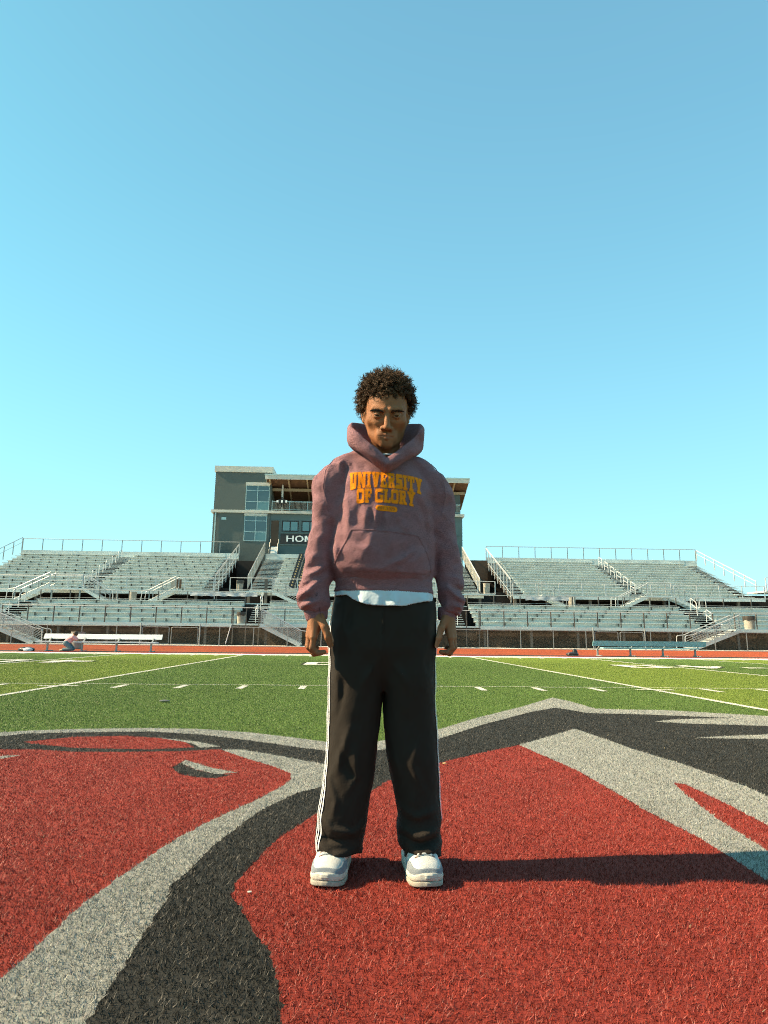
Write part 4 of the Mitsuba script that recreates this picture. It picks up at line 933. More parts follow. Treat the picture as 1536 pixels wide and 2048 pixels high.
def hoodie():
    g = Grid((-.335, -.215, .80), (.325, .22, 1.475), .0045); P = g.pts(); X, Y, Z = P
    f = smax(loft(P, TORSO, 2.12), .962 - Z, .006)       # the knitted waistband below is a part of its own
    for s in (0, 1):
        a = loft(P, SLEEVES[s], 2.05)
        sg = -1 if s == 0 else 1
        sh = chain(P, [(sg * .05 - .007, .012, 1.395), (sg * .13 - .007, .012, 1.362 + .006 * s), (sg * .194 - .006, .012, 1.292 + .008 * s)], [.066, .065, .063])
        a = smin(a, sh, .03)
        f = smin(f, a, .012 if s == 0 else .014)
    # folds seen from the front, in metres (x, z)
    front = [([(-.150, 1.375), (-.148, 1.33), (-.155, 1.29)], .009, -.006), ([(-.168, 1.385), (-.172, 1.34)], .010, .005), ([(-.128, 1.378), (-.124, 1.345)], .009, -.004),
             ([(-.205, 1.37), (-.222, 1.30), (-.214, 1.22)], .006, .0035), ([(.196, 1.37), (.214, 1.29), (.206, 1.21)], .006, .003),
             ([(-.075, 1.20), (-.082, 1.13)], .010, .006), ([(-.042, 1.205), (-.046, 1.135)], .008, .006), ([(-.008, 1.195), (-.004, 1.125)], .009, .006), ([(-.10, 1.24), (-.106, 1.14)], .012, -.005),
             ([(-.060, 1.20), (-.064, 1.14)], .007, -.005), ([(-.025, 1.19), (-.027, 1.135)], .007, -.005), ([(.022, 1.19), (.03, 1.14)], .012, -.003), ([(.065, 1.25), (.075, 1.14)], .014, .003),
             ([(-.155, 1.29), (-.160, 1.17), (-.150, 1.12)], .012, -.005), ([(-.15, 1.25), (-.135, 1.18), (-.14, 1.12)], .012, .005), ([(-.185, 1.10), (-.175, 1.05), (-.182, 1.01)], .012, .006),
             ([(.10, 1.27), (.135, 1.23), (.15, 1.16)], .014, .004), ([(.13, 1.20), (.14, 1.10), (.15, 1.03)], .012, -.004), ([(-.13, 1.33), (-.10, 1.20)], .016, .003),
             ([(-.16, 1.0), (-.06, .985), (.06, .99), (.15, 1.005)], .014, .006), ([(.04, 1.0), (.09, 1.03), (.14, 1.075)], .010, .004),
             ([(-.295, .905), (-.262, .925), (-.232, .955)], .0095, .010), ([(-.285, .872), (-.245, .885), (-.225, .895)], .008, .008), ([(-.29, .93), (-.25, .955)], .009, -.008), ([(-.288, .888), (-.245, .905)], .007, -.008),
             ([(-.275, .975), (-.235, .99), (-.21, 1.01)], .009, .007), ([(-.275, 1.0), (-.24, 1.01)], .010, -.006), ([(-.268, 1.05), (-.235, 1.03)], .012, .005), ([(-.255, 1.10), (-.215, 1.12)], .016, .004), ([(-.26, 1.16), (-.21, 1.19)], .016, -.003), ([(-.25, 1.24), (-.20, 1.20)], .018, .004),
             ([(.285, .905), (.25, .92), (.215, .955)], .009, .008), ([(.275, .878), (.235, .89)], .008, .007), ([(.28, .94), (.235, .96)], .010, -.006), ([(.275, .985), (.225, .99)], .010, .005), ([(.27, 1.05), (.23, 1.02)], .012, -.004), ([(.26, 1.10), (.21, 1.14)], .014, .004), ([(.25, 1.20), (.20, 1.16)], .016, .004), ([(.24, 1.27), (.19, 1.24)], .016, -.003)]
    D = folds2d(X[:, 0, 0], Z[0, 0, :], front).astype(np.float32)[:, None, :]
    side = np.clip((.05 - Y) / .06, 0, 1)
    pts = np.stack(np.broadcast_arrays(X, Y, Z), -1)
    rough = (meshkit.fbm(pts * [16, 16, 11], 3) - .5).astype(np.float32)
    wr_ = (meshkit.noise(pts * [34, 20, 34], 5) - .5).astype(np.float32)
    low = np.clip((.99 - Z) / .08, 0, 1) * (np.abs(X) > .19)
    f = f - D * 1.5 * side - .014 * rough - .007 * wr_ * (1 + 1.2 * low)
    # the neck opening
    f = smax(f, -cone(P, (-.008, -.02, 1.385), (-.009, -.04, 1.52), .070, .085), .008)
    return g, f
hg, HF = hoodie()
HOOD = 'person__hooded_sweatshirt'
k = add('hooded_sweatshirt', turned(smoothed(nets(HF, hg.lo, hg.h), 3)), 'm_hoodie', PERSON, True, label='faded maroon hooded sweatshirt with orange lettering')
HOOD = k
# front surface of the sweatshirt: y for (x, z)
ins = HF < 0; fi = np.argmax(ins, axis=1); ok = ins.any(axis=1)
I_, K_ = np.meshgrid(np.arange(hg.n[0]), np.arange(hg.n[2]), indexing='ij'); j0 = np.clip(fi - 1, 0, None)
fa, fb = HF[I_, j0, K_], HF[I_, fi, K_]
yf = hg.lo[1] + hg.h * (j0 + fa / (fa - fb + 1e-9)); yf[~ok] = 0
yf = gaussian_filter(yf, .7)
def front_y(x, z, surf=None):
    return map_coordinates(yf if surf is None else surf, [(np.asarray(x) - hg.lo[0]) / hg.h, (np.asarray(z) - hg.lo[2]) / hg.h], order=1, mode='nearest')
def drape(poly, off, edge=.005, surf=None):
    """a polygon in (x, z) laid on the front of the sweatshirt as a thin raised sheet"""
    out = []
    for g in getattr(poly, 'geoms', [poly]):
        g = g.segmentize(edge); v, f = trimesh.creation.triangulate_polygon(g, engine='earcut')
        v, f = trimesh.remesh.subdivide_to_size(np.c_[v, np.zeros(len(v))], f, edge * 1.2, max_iter=8)
        v, inv = np.unique(np.round(v, 7), axis=0, return_inverse=True); f = inv[f]
        y = front_y(v[:, 0], v[:, 1], surf)
        V = np.c_[v[:, 0], y - off, v[:, 1]]; n = len(V)
        e = np.sort(np.vstack([f[:, [0, 1]], f[:, [1, 2]], f[:, [2, 0]]]), 1); u, c = np.unique(e, axis=0, return_counts=True); e = u[c == 1]
        S = np.vstack([V, V + [0, off + .001, 0]])
        out.append((S, np.vstack([f, np.c_[e, e[:, ::-1][:, :1] + n], np.c_[e[:, 0], e[:, 0] + n, e[:, 1] + n]])))
    return merge(out)
# slab letters on a unit height, each with its own width
def slab(ch):
    B = sbox; S = .17
    def ring(w, inner=.22): return B(.16, .16, w - .16, .84).buffer(.16).difference(B(.30, .32, w - .30, .68).buffer(.06))
    if ch == 'U': w = .78; g = unary_union([B(.06, .25, .34, 1), B(w - .34, .25, w - .06, 1), B(.22, .16, w - .22, .3).buffer(.16), B(0, 1 - S, .40, 1), B(w - .40, 1 - S, w, 1)]); g = g.difference(B(.34, .34, w - .34, .9))
    elif ch == 'N': w = .92; g = unary_union([B(.06, 0, .32, 1), B(w - .32, 0, w - .06, 1), Polygon([(.06, 1), (.36, 1), (w - .06, 0), (w - .36, 0)]), B(0, 0, .38, S), B(0, 1 - S, .30, 1), B(w - .40, 1 - S, w, 1)])
    elif ch == 'I': w = .48; g = unary_union([B(.09, 0, .39, 1), B(0, 0, w, S), B(0, 1 - S, w, 1)])
    elif ch == 'V': w = .90; g = unary_union([Polygon([(.04, 1), (.36, 1), (.60, 0), (.30, 0)]), Polygon([(w - .04, 1), (w - .36, 1), (.30, 0), (.60, 0)]), B(0, 1 - S, .42, 1), B(w - .42, 1 - S, w, 1)])
    elif ch == 'E': w = .74; g = unary_union([B(.06, 0, .36, 1), B(0, 0, w, S + .03), B(0, 1 - S - .03, w, 1), B(.3, .41, .58, .59), B(w - .18, 0, w, .34), B(w - .18, .66, w, 1), B(.48, .34, .58, .66)])
    elif ch == 'R': w = .84; g = unary_union([B(.06, 0, .36, 1), B(0, 0, .42, S), B(0, .85, .5, 1), B(.3, .56, w - .20, .90).buffer(.10), Polygon([(.36, .48), (.62, .48), (w, 0), (w - .34, 0)]), B(w - .36, 0, w + .02, S)]).difference(B(.37, .66, w - .30, .80))
    elif ch == 'S': w = .74; g = unary_union([B(.12, .62, w - .12, .88).buffer(.12), B(.12, .12, w - .12, .38).buffer(.12), B(0, 0, .16, .36), B(w - .16, .66, w, 1)]).difference(unary_union([B(.32, .66, w - .05, .74), B(.02, .27, w - .32, .35)]))
    elif ch == 'T': w = .78; g = unary_union([B(w / 2 - .15, 0, w / 2 + .15, 1), B(0, .80, w, 1), B(0, .60, .16, 1), B(w - .16, .60, w, 1), B(w / 2 - .25, 0, w / 2 + .25, S)])
    elif ch == 'Y': w = .90; g = unary_union([B(w / 2 - .15, 0, w / 2 + .15, .5), Polygon([(.04, 1), (.36, 1), (w / 2 + .15, .42), (w / 2 - .15, .36)]), Polygon([(w - .04, 1), (w - .36, 1), (w / 2 - .15, .42), (w / 2 + .15, .36)]), B(0, 1 - S, .42, 1), B(w - .42, 1 - S, w, 1), B(w / 2 - .25, 0, w / 2 + .25, S)])
    elif ch == 'O': w = .80; g = ring(w)
    elif ch == 'F': w = .72; g = unary_union([B(.06, 0, .36, 1), B(0, 0, .44, S), B(0, 1 - S - .03, w, 1), B(.3, .40, .58, .58), B(w - .18, .64, w, 1), B(.46, .32, .58, .66)])
    elif ch == 'G': w = .86; g = unary_union([ring(w).difference(B(w - .36, .50, w + .1, .70)), B(.46, .40, w, .55), B(w - .32, .05, w - .02, .52), B(w - .2, .70, w, 1)])
    elif ch == 'L': w = .72; g = unary_union([B(.06, 0, .36, 1), B(0, 0, w, S + .03), B(0, 1 - S, .44, 1), B(w - .18, 0, w, .38)])
    return g, w
def line_of(text, x0, x1, ztop, hfun):
    gs, x = [], 0
    for ch in text:
        if ch == ' ': x += .30; continue
        g, w = slab(ch); gs.append(shapely.affinity.translate(g, x, 0)); x += w + .055
    s = (x1 - x0) / x; res = []
    for g in gs:
        def tr(c):
            X = x0 + c[:, 0] * s; u = (X - (x0 + x1) / 2) / ((x1 - x0) / 2)
            return np.c_[X, ztop(u) - (1 - c[:, 1]) * hfun(u)]
        res.append(shapely.transform(g.segmentize(.12), tr))
    return res
ys = gaussian_filter(yf, 1.6)
letters = line_of('UNIVERSITY', -.135, .125, lambda u: 1.3385 - .004 * u * u, lambda u: .060 + .008 * u ** 4) + line_of('OF GLORY', -.110, .096, lambda u: 1.2745 - .001 * u * u + .001 * u, lambda u: .050 + .004 * u * u)
lm = merge([drape(g, .0022, .004) for g in letters])
add('lettering', turned(lm), 'm_print', HOOD, 40)
pill = LineString([(-.036, 1.2045), (.020, 1.2035)]).buffer(.0098)
tx = meshkit.text_mesh('EST. 2025', .0095, .001, bold=True); V = np.array(tx.vertices)
tp = unary_union([Polygon(V[f][:, :2]).buffer(1e-6) for f in tx.faces[np.abs(tx.face_normals[:, 2]) > .9]])
bx = tp.bounds; tp = shapely.affinity.affine_transform(tp, [.056 / (bx[2] - bx[0]), 0, 0, 1, -.036 - bx[0] * .056 / (bx[2] - bx[0]), 1.1993])
add('lettering', turned(drape(pill.difference(tp), .0022, .0035)), 'm_print', HOOD, 40)
# kangaroo pocket with its seams
pk = Polygon([(-.126, 1.128), (.104, 1.119), (.128, 1.083), (.150, 1.035), (.153, .990), (-.172, .990), (-.182, 1.012), (-.166, 1.05), (-.142, 1.09)])
pb = folds2d(hg.X[:, 0, 0], hg.Z[0, 0, :], [([(-.058, 1.112), (-.066, 1.075), (-.088, 1.05)], .012, .008), ([(.006, 1.110), (.008, 1.062)], .011, .007), ([(-.115, 1.075), (-.085, 1.06)], .010, .004), ([(-.005, 1.010), (.045, 1.032), (.09, 1.066)], .011, .010), ([(-.13, 1.035), (-.10, 1.02)], .012, .004), ([(-.03, 1.08), (-.02, 1.04)], .012, -.005), ([(.05, 1.09), (.06, 1.05)], .014, -.004), ([(-.10, 1.10), (-.10, 1.07)], .012, -.004), ([(-.15, 1.005), (-.05, 1.0), (.0, 1.0)], .010, .004)])
ypk = gaussian_filter(yf, 1.2) - pb
pkk = add('pocket', turned(drape(pk, .0045, .005, ypk)), 'm_hoodie', HOOD, 50)
seam = []
for pts, r in (([(-.126, 1.128), (-.06, 1.1265), (.03, 1.123), (.104, 1.119)], .0022), ([(-.126, 1.128), (-.142, 1.09), (-.166, 1.05), (-.182, 1.012)], .0026), ([(.104, 1.119), (.128, 1.083), (.150, 1.035), (.153, 1.0)], .0022)):
    ls = LineString(pts); p = np.array([ls.interpolate(t, normalized=True).coords[0] for t in np.linspace(0, 1, 60)])
    seam.append(tube(np.c_[p[:, 0], front_y(p[:, 0], p[:, 1], ypk) - .0046, p[:, 1]], r, 6))
add('pocket_seam', turned(merge(seam)), 'm_hoodie', HOOD, True)
# arm hole seams
seam = []
for s, pts in ((-1, [(-.150, 1.425), (-.196, 1.395), (-.220, 1.34), (-.226, 1.28), (-.208, 1.21), (-.190, 1.16)]), (1, [(.140, 1.43), (.186, 1.40), (.208, 1.34), (.214, 1.28), (.198, 1.21)])):
    ls = LineString(pts); p = np.array([ls.interpolate(t, normalized=True).coords[0] for t in np.linspace(0.12, 1, 50)])
    add('arm_seam', turned(tube(np.c_[p[:, 0], front_y(p[:, 0], p[:, 1]) - .0004, p[:, 1]], .0018, 6)), 'm_hoodie', HOOD, True)
# knitted waistband
g = Grid((-.20, -.16, .91), (.19, .17, .985), .003); X, Y, Z = g.pts()
th = np.arctan2(Y - .01, X + .006)
f = loft((X, Y, Z), [(.918, -.006, .010, .176, .132), (.928, -.006, .010, .178, .134), (.95, -.006, .009, .172, .130), (.975, -.006, .006, .172, .134)], 2.35)
zb = .926 + .006 * np.clip((X + .18) / .35, 0, 1) * -.6 + .004
f = smax(f, zb - Z, .005) - .0008 * np.sin(th * 110) - .002 * (meshkit.noise(np.stack(np.broadcast_arrays(X, Y, Z), -1) * 30) - .5)
f = smax(f, -loft((X, Y, Z), [(.90, -.006, .010, .165, .121), (.985, -.006, .009, .165, .121)], 2.35, False), .003)
add('waistband', turned(nets(f, g.lo, g.h)), 'm_hoodie', HOOD, True)
for s, c, t in ((0, np.array([-.238, -.024, .852]), np.array([.16, -.05, -.985])), (1, np.array([.223, -.024, .858]), np.array([-.12, -.05, -.985]))):
    t = t / np.linalg.norm(t); u = np.cross(t, [0, 1.0, 0]); u /= np.linalg.norm(u); w = np.cross(t, u)
    ang = np.linspace(0, 2 * np.pi, 97)[:-1]; rib = 1 + .016 * np.sin(ang * 32)
    prof = [(-.022, .0385), (-.012, .0400), (.0, .0385), (.012, .0365), (.019, .0350), (.0215, .0330), (.019, .0295), (.0, .0290)]
    prof = [(a, r * (1 if s == 0 else .93)) for a, r in prof]
    V = np.vstack([c + t * a + (r * rib)[:, None] * (np.cos(ang)[:, None] * u + 1.03 * np.sin(ang)[:, None] * w) for a, r in prof])
    q = [[j * 96 + i, j * 96 + (i + 1) % 96, (j + 1) * 96 + (i + 1) % 96, (j + 1) * 96 + i] for j in range(len(prof) - 1) for i in range(96)]
    add('cuff', turned((V, q)), 'm_hoodie', HOOD, True)
# the hood lying round the neck: a thick band from the left front, round the back, to the right front
def hood():
    n, V = 150, []
    T_ = np.linspace(-1, 1, n)
    kf = lambda xs, ys: PchipInterpolator(xs, ys)
    A = np.radians(184) * T_                         # angle round the neck, 0 = back
    d = np.abs(np.degrees(A))
    rim_r = kf([0, 50, 80, 110, 140, 165, 180, 196], [.116, .123, .128, .127, .113, .100, .097, .095])(d)
    rim_z = kf([0, 40, 75, 95, 115, 140, 160, 180, 196], [1.576, 1.573, 1.556, 1.534, 1.498, 1.448, 1.415, 1.388, 1.380])(d)
    low_z = kf([0, 60, 95, 130, 160, 180, 196], [1.44, 1.442, 1.434, 1.402, 1.366, 1.350, 1.346])(d)
    low_r = kf([0, 60, 95, 130, 160, 180, 196], [.122, .124, .124, .117, .106, .102, .100])(d)
    bul_r = kf([0, 60, 95, 130, 160, 180, 196], [.142, .144, .140, .129, .116, .110, .107])(d)
    lay = np.where(T_ < 0, -.003, .003) * np.clip((d - 150) / 25, 0, 1)
    r2 = np.random.default_rng(4)
    wob = .004 * (meshkit.noise(np.c_[A * 2.5, A * 0, A * 0 + 3]) - .5) * 2
    for i in range(n):
        c, s_ = math.cos(A[i]), math.sin(A[i]); dirv = np.array([s_, c * 1.0, 0])   # back is +y
        rr, rz, lz, lr, br = rim_r[i] + lay[i] + wob[i], rim_z[i] + wob[i], low_z[i], low_r[i] + lay[i], bul_r[i] + lay[i] + wob[i]
        prof = [(lr, lz), ((lr + br) / 2 + .006, lz + (rz - lz) * .22), (br, lz + (rz - lz) * .5), (br - .001, rz - .016), (rr + .005, rz - .004), (rr, rz), (rr - .006, rz - .003), (rr - .012, rz - .014), (max(.078, rr - .026), rz - .045), (.074, lz + .004), (.072, lz - .02)]
        for r, z in prof: V.append(np.array([-.009, -.040, z]) + dirv * r * np.array([1.02, 1.02, 1]))
    m = 11; V = np.array(V); q = [[i * m + j, (i + 1) * m + j, (i + 1) * m + j + 1, i * m + j + 1] for i in range(n - 1) for j in range(m - 1)]
    q += [[i * m + m - 1, (i + 1) * m + m - 1, (i + 1) * m, i * m] for i in range(n - 1)]
    caps = [[0, j, j + 1] for j in range(1, m - 1)] + [[(n - 1) * m, (n - 1) * m + j + 1, (n - 1) * m + j] for j in range(1, m - 1)]
    q = np.array(q); f = np.vstack([q[:, [0, 1, 2]], q[:, [0, 2, 3]], np.array(caps)])
    t = trimesh.Trimesh(V, f, process=False).subdivide(); v = np.array(t.vertices)
    v += ((meshkit.fbm(v * 28, 3) - .5) * .007)[:, None] * np.c_[v[:, 0] + .009, v[:, 1], v[:, 2] * 0] / .12
    return v, np.array(t.faces)
add('hood', turned(smoothed(hood(), 3)), 'm_hoodie', HOOD, True)
# collar and hem of the white shirt underneath
g = Grid((-.10, -.13, 1.37), (.09, .08, 1.445), .003); P = g.pts()
f = smax(smax(smax(cone(P, (-.008, -.016, 1.36), (-.009, -.045, 1.50), .069, .066), 1.408 - P[2], .002), -cone(P, (-.008, -.016, 1.36), (-.009, -.045, 1.50), .062, .059), .002), P[2] - (1.424 + .1 * np.clip(P[1], -.2, .2) + 0 * P[0]), .003)
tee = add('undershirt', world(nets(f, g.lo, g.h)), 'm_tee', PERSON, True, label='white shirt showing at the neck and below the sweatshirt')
g = Grid((-.21, -.17, .86), (.20, .18, .95), .003); X, Y, Z = P = g.pts()
zb = PchipInterpolator([-.23, -.19, -.14, -.115, -.065, -.025, .045, .095, .155, .172, .23], [.912, .913, .915, .900, .882, .879, .878, .889, .898, .893, .893])(X) - .02 * np.clip(Y, 0, 1)
th = np.arctan2(Y - .01, X + .006)
body_ = loft(P, [(.86, -.006, .010, .182, .140), (.90, -.006, .010, .180, .137), (.95, -.006, .010, .168, .126)], 2.3, False) - .004 * np.sin(th * 9 + 1.0) * np.clip((.935 - Z) / .04, 0, 1) - .003 * np.sin(th * 17) * np.clip((.93 - Z) / .04, 0, 1)
f = smax(smax(body_, -(body_ + .006), .002), smax(zb - Z, Z - .945, .002), .003)
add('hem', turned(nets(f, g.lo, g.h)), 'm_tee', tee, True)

# ------------------------------------------------------------------ track pants
LEGS = [[(.022, -.146, .075, .078, .105), (.07, -.146, .070, .078, .100), (.106, -.147, .066, .083, .098), (.167, -.141, .056, .086, .096), (.244, -.128, .046, .084, .094), (.307, -.119, .040, .085, .092), (.40, -.110, .034, .087, .096), (.482, -.105, .030, .089, .100), (.564, -.102, .026, .093, .106), (.68, -.099, .022, .097, .116), (.78, -.092, .020, .097, .120), (.88, -.09, .018, .085, .10)],
        [(.018, .130, .075, .066, .102), (.06, .134, .070, .061, .098), (.09, .127, .067, .072, .098), (.136, .121, .060, .076, .096), (.182, .125, .056, .074, .095), (.213, .121, .050, .073, .094), (.30, .109, .042, .081, .093), (.402, .096, .034, .087, .096), (.499, .090, .030, .091, .100), (.566, .086, .026, .089, .106), (.68, .080, .022, .094, .116), (.78, .076, .020, .096, .120), (.88, .074, .018, .085, .10)]]
def pants():
    g = Grid((-.26, -.15, .0), (.23, .21, .945), .0045); P = g.pts(); X, Y, Z = P
    f = None
    for L in LEGS:
        a = loft(P, L, 2.15); f = a if f is None else np.minimum(f, a)
    hip = loft(P, [(.60, -.010, .030, .10, .06), (.66, -.010, .026, .15, .095), (.75, -.009, .020, .184, .127), (.85, -.008, .016, .183, .130), (.93, -.007, .012, .172, .126)], 2.3)
    f = smin(f, hip, .022)
    fr = [([(-.145, .90), (-.150, .82), (-.130, .74)], .014, .004), ([(-.115, .88), (-.13, .80)], .010, -.004), ([(-.165, .70), (-.168, .62), (-.150, .56)], .014, .004), ([(-.14, .63), (-.155, .52)], .012, -.004), ([(-.12, .48), (-.145, .40), (-.16, .34)], .014, .006), ([(-.15, .45), (-.13, .36), (-.10, .31)], .012, -.005),
          ([(-.10, .42), (-.09, .33), (-.12, .28)], .012, .005), ([(-.19, .33), (-.16, .25), (-.17, .20)], .012, .005), ([(-.21, .21), (-.17, .165), (-.10, .150), (-.07, .17)], .011, .008), ([(-.215, .16), (-.18, .128), (-.11, .125)], .009, -.008), ([(-.22, .12), (-.17, .085), (-.10, .095)], .010, .007), ([(-.20, .09), (-.15, .065), (-.1, .07)], .007, -.005),
          ([(.06, .16), (.11, .14), (.18, .16)], .011, .006), ([(.06, .135), (.12, .115), (.19, .13)], .009, -.006), ([(.07, .10), (.13, .085), (.19, .105)], .010, .006), ([(.05, .23), (.10, .20), (.17, .22)], .012, .004), ([(.11, .45), (.09, .36), (.12, .29)], .014, .004), ([(.03, .40), (.05, .32)], .012, .004), ([(.15, .88), (.14, .78)], .014, .003), ([(-.02, .86), (-.018, .76), (-.012, .66)], .006, .003), ([(-.03, .70), (-.08, .62)], .014, .004), ([(.02, .70), (.07, .62)], .014, .004)]
    D = folds2d(X[:, 0, 0], Z[0, 0, :], fr).astype(np.float32)[:, None, :]
    pts = np.stack(np.broadcast_arrays(X, Y, Z), -1)
    rough = (meshkit.fbm(pts * [15, 15, 8], 3) - .5).astype(np.float32); wr_ = (meshkit.noise(pts * [26, 18, 40], 9) - .5).astype(np.float32)
    low = np.clip((.22 - Z) / .15, 0, 1)
    f = f - D * 1.7 * np.clip((.10 - Y) / .1, 0, 1) - .014 * rough - .010 * wr_ * low
    zb = .083 - .30 * np.clip(Y + .03, 0, .14) + .006 * np.sin(X * 60)
    return g, smax(f, np.maximum(zb, .016) - Z, .004)
pg, PF = pants()
trk = add('track_pants', world(smoothed(nets(PF, pg.lo, pg.h), 2)), 'm_trackpants', PERSON, True, label='wide black track pants with white side stripes')
def leg_surface(L, ang, z):
    """the point where a ray from the leg's axis at this height meets the cloth"""
    R = np.array(L); cx, cy = np.interp(z, R[:, 0], R[:, 1]), np.interp(z, R[:, 0], R[:, 2]); d = np.array([math.cos(ang), math.sin(ang)])
    t = np.arange(.03, .16, .0015); x, y = cx + d[0] * t, cy + d[1] * t
    v = map_coordinates(PF, [(x - pg.lo[0]) / pg.h, (y - pg.lo[1]) / pg.h, np.full(len(t), (z - pg.lo[2]) / pg.h)], order=1)
    i = np.nonzero(v > 0)[0]; i = i[0] if len(i) else len(t) - 1
    tt = t[max(i - 1, 0)] + (t[i] - t[max(i - 1, 0)]) * (-v[max(i - 1, 0)]) / (v[i] - v[max(i - 1, 0)] + 1e-9) if i else t[0]
    return np.array([cx + d[0] * tt, cy + d[1] * tt, z]), np.array([d[0], d[1], 0])
for si, (L, base, z0, z1) in enumerate(((LEGS[0], math.pi + .42, .075, .83), (LEGS[1], -.34, .16, .83))):
    for j in range(3):
        Vs = []
        zz = np.linspace(z0 + (.01 * j), z1, 110)
        for z in zz:
            b0 = base + (.30 * np.clip((.40 - z) / .25, 0, 1) if si == 0 else 0) + (j - 1) * (.125 if si == 0 else -.125)
            for e in (-.027, .027):
                p, nrm = leg_surface(L, b0 + e, z); Vs.append(p + nrm * .0034)
        Vs = np.array(Vs); Vs[:, :2] = np.stack([gaussian_filter(Vs[k::2, :2], (2, 0)) for k in (0, 1)], 1).reshape(-1, 2)
        q = [[2 * i, 2 * i + 1, 2 * i + 3, 2 * i + 2] for i in range(len(zz) - 1)]
        add('side_stripe', world((Vs, q)), 'm_stripe', trk, True)
# draw cord and pocket slits
p = np.array([[-.012, 0, .868], [-.016, 0, .84], [-.013, 0, .81], [-.017, 0, .79]]); 
yy = [pg.lo[1] + pg.h * np.argmax(PF[int((x - pg.lo[0]) / pg.h), :, int((z - pg.lo[2]) / pg.h)] < 0) for x, _, z in p]
p[:, 1] = np.array(yy) - .004
add('draw_cord', world(tube(rounded(p, .02), .0028, 6)), 'm_trackpants', trk, True)

# ------------------------------------------------------------------ sneakers
def shoe(cx, toe_y, yaw, name_label):
    key = add('sneaker', ([[0, 0, 0], [1e-5, 0, 0], [0, 1e-5, 0]], [[0, 1, 2]]), 'm_leather', PERSON, label=name_label) if False else None
    L = .295; c, s_ = math.cos(yaw), math.sin(yaw)
    def place_(m):
        v = np.asarray(m[0], float); x, y = v[:, 0], v[:, 1]
        return world((np.c_[cx + x * c - y * s_, toe_y + x * s_ + y * c, v[:, 2] + .012], m[1]))
    prof = np.array([(.0, .010), (.006, .026), (.02, .041), (.05, .0520), (.09, .054), (.14, .046), (.20, .042), (.25, .040), (.28, .034), (.295, .018)])
    wid = PchipInterpolator(prof[:, 0], prof[:, 1])
    def outline(P, grow=0.0):
        X, Y, Z = P; y = np.clip(Y, .0, L); w = wid(y) + grow
        f = np.abs(X) - w
        return np.maximum(smax(f, -Y - grow, .006), Y - L - grow)
    g = Grid((-.075, -.02, -.012), (.075, .32, .135), .0024); P = g.pts(); X, Y, Z = P
    toe_spring = .010 * np.clip((.06 - Y) / .06, 0, 1) ** 2
    plan = outline(P, .004)
    rnd = lambda zlo, zhi, r: smax(plan, np.maximum(zlo + toe_spring - Z, Z - zhi - toe_spring), r)
    k = add('sneaker', place_(nets(rnd(.009, .034, .012) - .0006 * np.sin(Z * 900), g.lo, g.h)), 'm_midsole', PERSON, True, label=name_label)
    add('outsole', place_(nets(smax(outline(P, .003), np.maximum(toe_spring - .006 - Z, Z - .009 - toe_spring), .004), g.lo, g.h)), 'm_sole', k, True)
    # upper: height along the length
    top = PchipInterpolator([-.02, 0, .012, .03, .06, .09, .12, .16, .2, .26, .32], [.036, .040, .055, .066, .073, .083, .098, .115, .12, .118, .112])(Y)
    w = wid(np.clip(Y, 0, L))
    hgt = np.clip((Z - .03) / (top - .03), 0, 1.2)
    up = smax(np.abs(X) - w * np.sqrt(np.clip(1 - (.86 * hgt) ** 2.6, .02, 1)), np.maximum(-Y + .001 + .012 * hgt, Y - L + .004), .010)
    up = smax(up, Z - top + .16 * X * X / .05 * 2, .010); up = smax(up, .028 - Z, .004)
    up = smax(up, -cone(P, (0, .215, .10), (0, .225, .16), .034, .036), .006)
    add('upper', place_(nets(up, g.lo, g.h)), 'm_leather', k, True)
    line = .050 + .010 * np.clip((Y - .02) / .05, 0, 1) - .012 * np.clip((Y - .07) / .06, 0, 1)
    guard = smax(smax(up - .0022, Z - line - .0035 * np.cos(X * 45), .002), Y - .125, .003)
    add('mudguard', place_(nets(guard, g.lo, g.h)), 'm_suede', k, True)
    lace = MB(); holes = MB()
    F_ = up
    def topz(x, y):
        i, j = int(round((x - g.lo[0]) / g.h)), int(round((y - g.lo[1]) / g.h)); col = F_[i, j, :]; kk = np.nonzero(col < 0)[0]
        return g.lo[2] + g.h * (kk[-1] + .5) if len(kk) else .06
    for r in range(5):
        y = .066 + r * .0165; xs = np.linspace(-.024, .024, 13)
        lace.tube(np.c_[xs, y + .002 * np.cos(xs * 60), [topz(x, y) + .0035 for x in xs]], [.0036] * 13, 6)
        if r < 4: lace.tube(np.c_[xs, y + .017 * (xs + .024) / .048, [topz(x, y + .017 * (x + .024) / .048) + .006 for x in xs]], .0028, 6)
        for sx in (-1, 1):
            for dx in (.026, .031):
                x = sx * dx; z = topz(x, y); holes.box(x - .0022, x + .0022, y - .0022, y + .0022, z - .004, z + .0015)
    add('laces', place_(lace.mesh()), 'm_leather', k, True)
    add('eyelets', place_(holes.mesh()), 'm_eyelet', k)
shoe(-.187, -.098, math.radians(-9), 'white sneaker on the foot at the left of the picture, in full sun')
shoe(.139, -.108, math.radians(6), 'white sneaker on the foot at the right of the picture, half in shade')

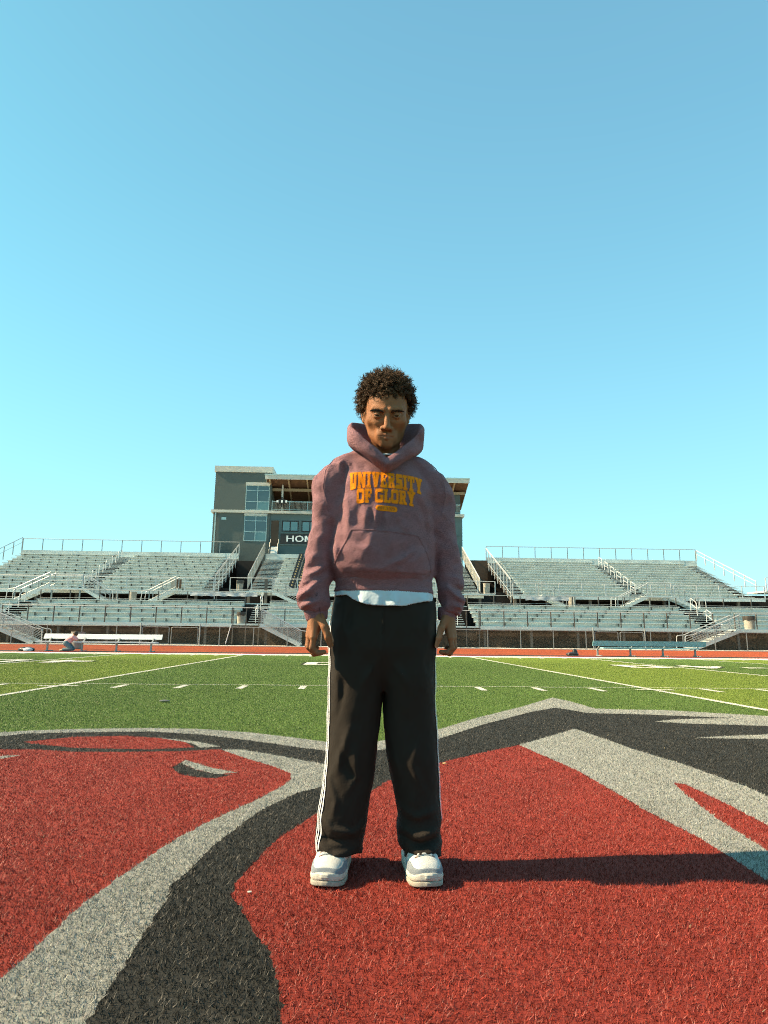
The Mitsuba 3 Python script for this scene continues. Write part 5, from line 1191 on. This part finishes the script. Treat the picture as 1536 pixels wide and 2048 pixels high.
# ------------------------------------------------------------------ the kneeling person far behind, at the white bench
K = thing('person', 'small kneeling person in a pink top and blue jeans bent over the white bench', 'person')
def far(m): return np.asarray(m[0]) + [-12.45, 29.0, 0], m[1]
g = Grid((-.5, -.5, -.02), (.55, .75, 1.0), .018); P = g.pts()
head_ = ell(P, (.16, .10, .74), (.085, .10, .11))
fb = smin(head_, chain(P, [(.10, .08, .66), (-.05, .02, .45), (-.12, 0, .38)], [.09, .12, .12]), .05)
fb = smin(fb, chain(P, [(.12, -.06, .62), (.28, .02, .48), (.24, .22, .47)], [.05, .042, .035]), .03); fb = smin(fb, chain(P, [(.10, .2, .62), (.2, .3, .5), (.3, .34, .48)], [.05, .042, .035]), .03)
for yo in (-.09, .10): fb = smin(fb, chain(P, [(-.12, yo, .36), (.13, yo - .03, .11), (-.20, yo, .08), (-.28, yo, .06)], [.095, .06, .05, .035]), .03)
mv, mf = nets(fb, g.lo, g.h)
add('body', far((mv, mf)), 'm_skin', K, True, color=np.tile([.40, .20, .11], (len(mv), 1)))
sh = smin(chain(P, [(.10, .08, .64), (-.05, .02, .47), (-.10, 0, .42)], [.11, .14, .135]), chain(P, [(.12, -.06, .62), (.24, -.01, .52)], [.068, .055]), .03); sh = smin(sh, chain(P, [(.10, .2, .62), (.18, .28, .53)], [.068, .055]), .03)
scene['m_pink'] = two(prin((.62, .30, .31), .9)); scene['m_jeans'] = two(prin((.085, .14, .16), .9)); scene['m_tan'] = two(prin((.45, .32, .2), .8))
add('pink_top', far(nets(sh - .012 * (meshkit.noise(np.stack(np.broadcast_arrays(*P), -1) * 9) - .5), g.lo, g.h)), 'm_pink', K, True)
jn = None
for yo in (-.09, .10):
    a = chain(P, [(-.12, yo, .36), (.13, yo - .03, .12), (-.20, yo, .095)], [.115, .08, .068]); jn = a if jn is None else smin(jn, a, .04)
jn = smin(jn, ball(P, (-.12, 0, .36), .15), .03); jn = smax(jn, .02 - P[2], .01)
add('jeans', far(nets(jn, g.lo, g.h)), 'm_jeans', K, True)
add('hair', far(nets(smax(ell(P, (.17, .10, .77), (.10, .115, .115)), .66 - P[2], .02), g.lo, g.h)), 'm_brow', K, True)
for yo in (-.09, .10): add('shoe', far(nets(cone(P, (-.22, yo, .075), (-.34, yo, .06), .05, .042), g.lo, g.h)), 'm_tan', K, True)
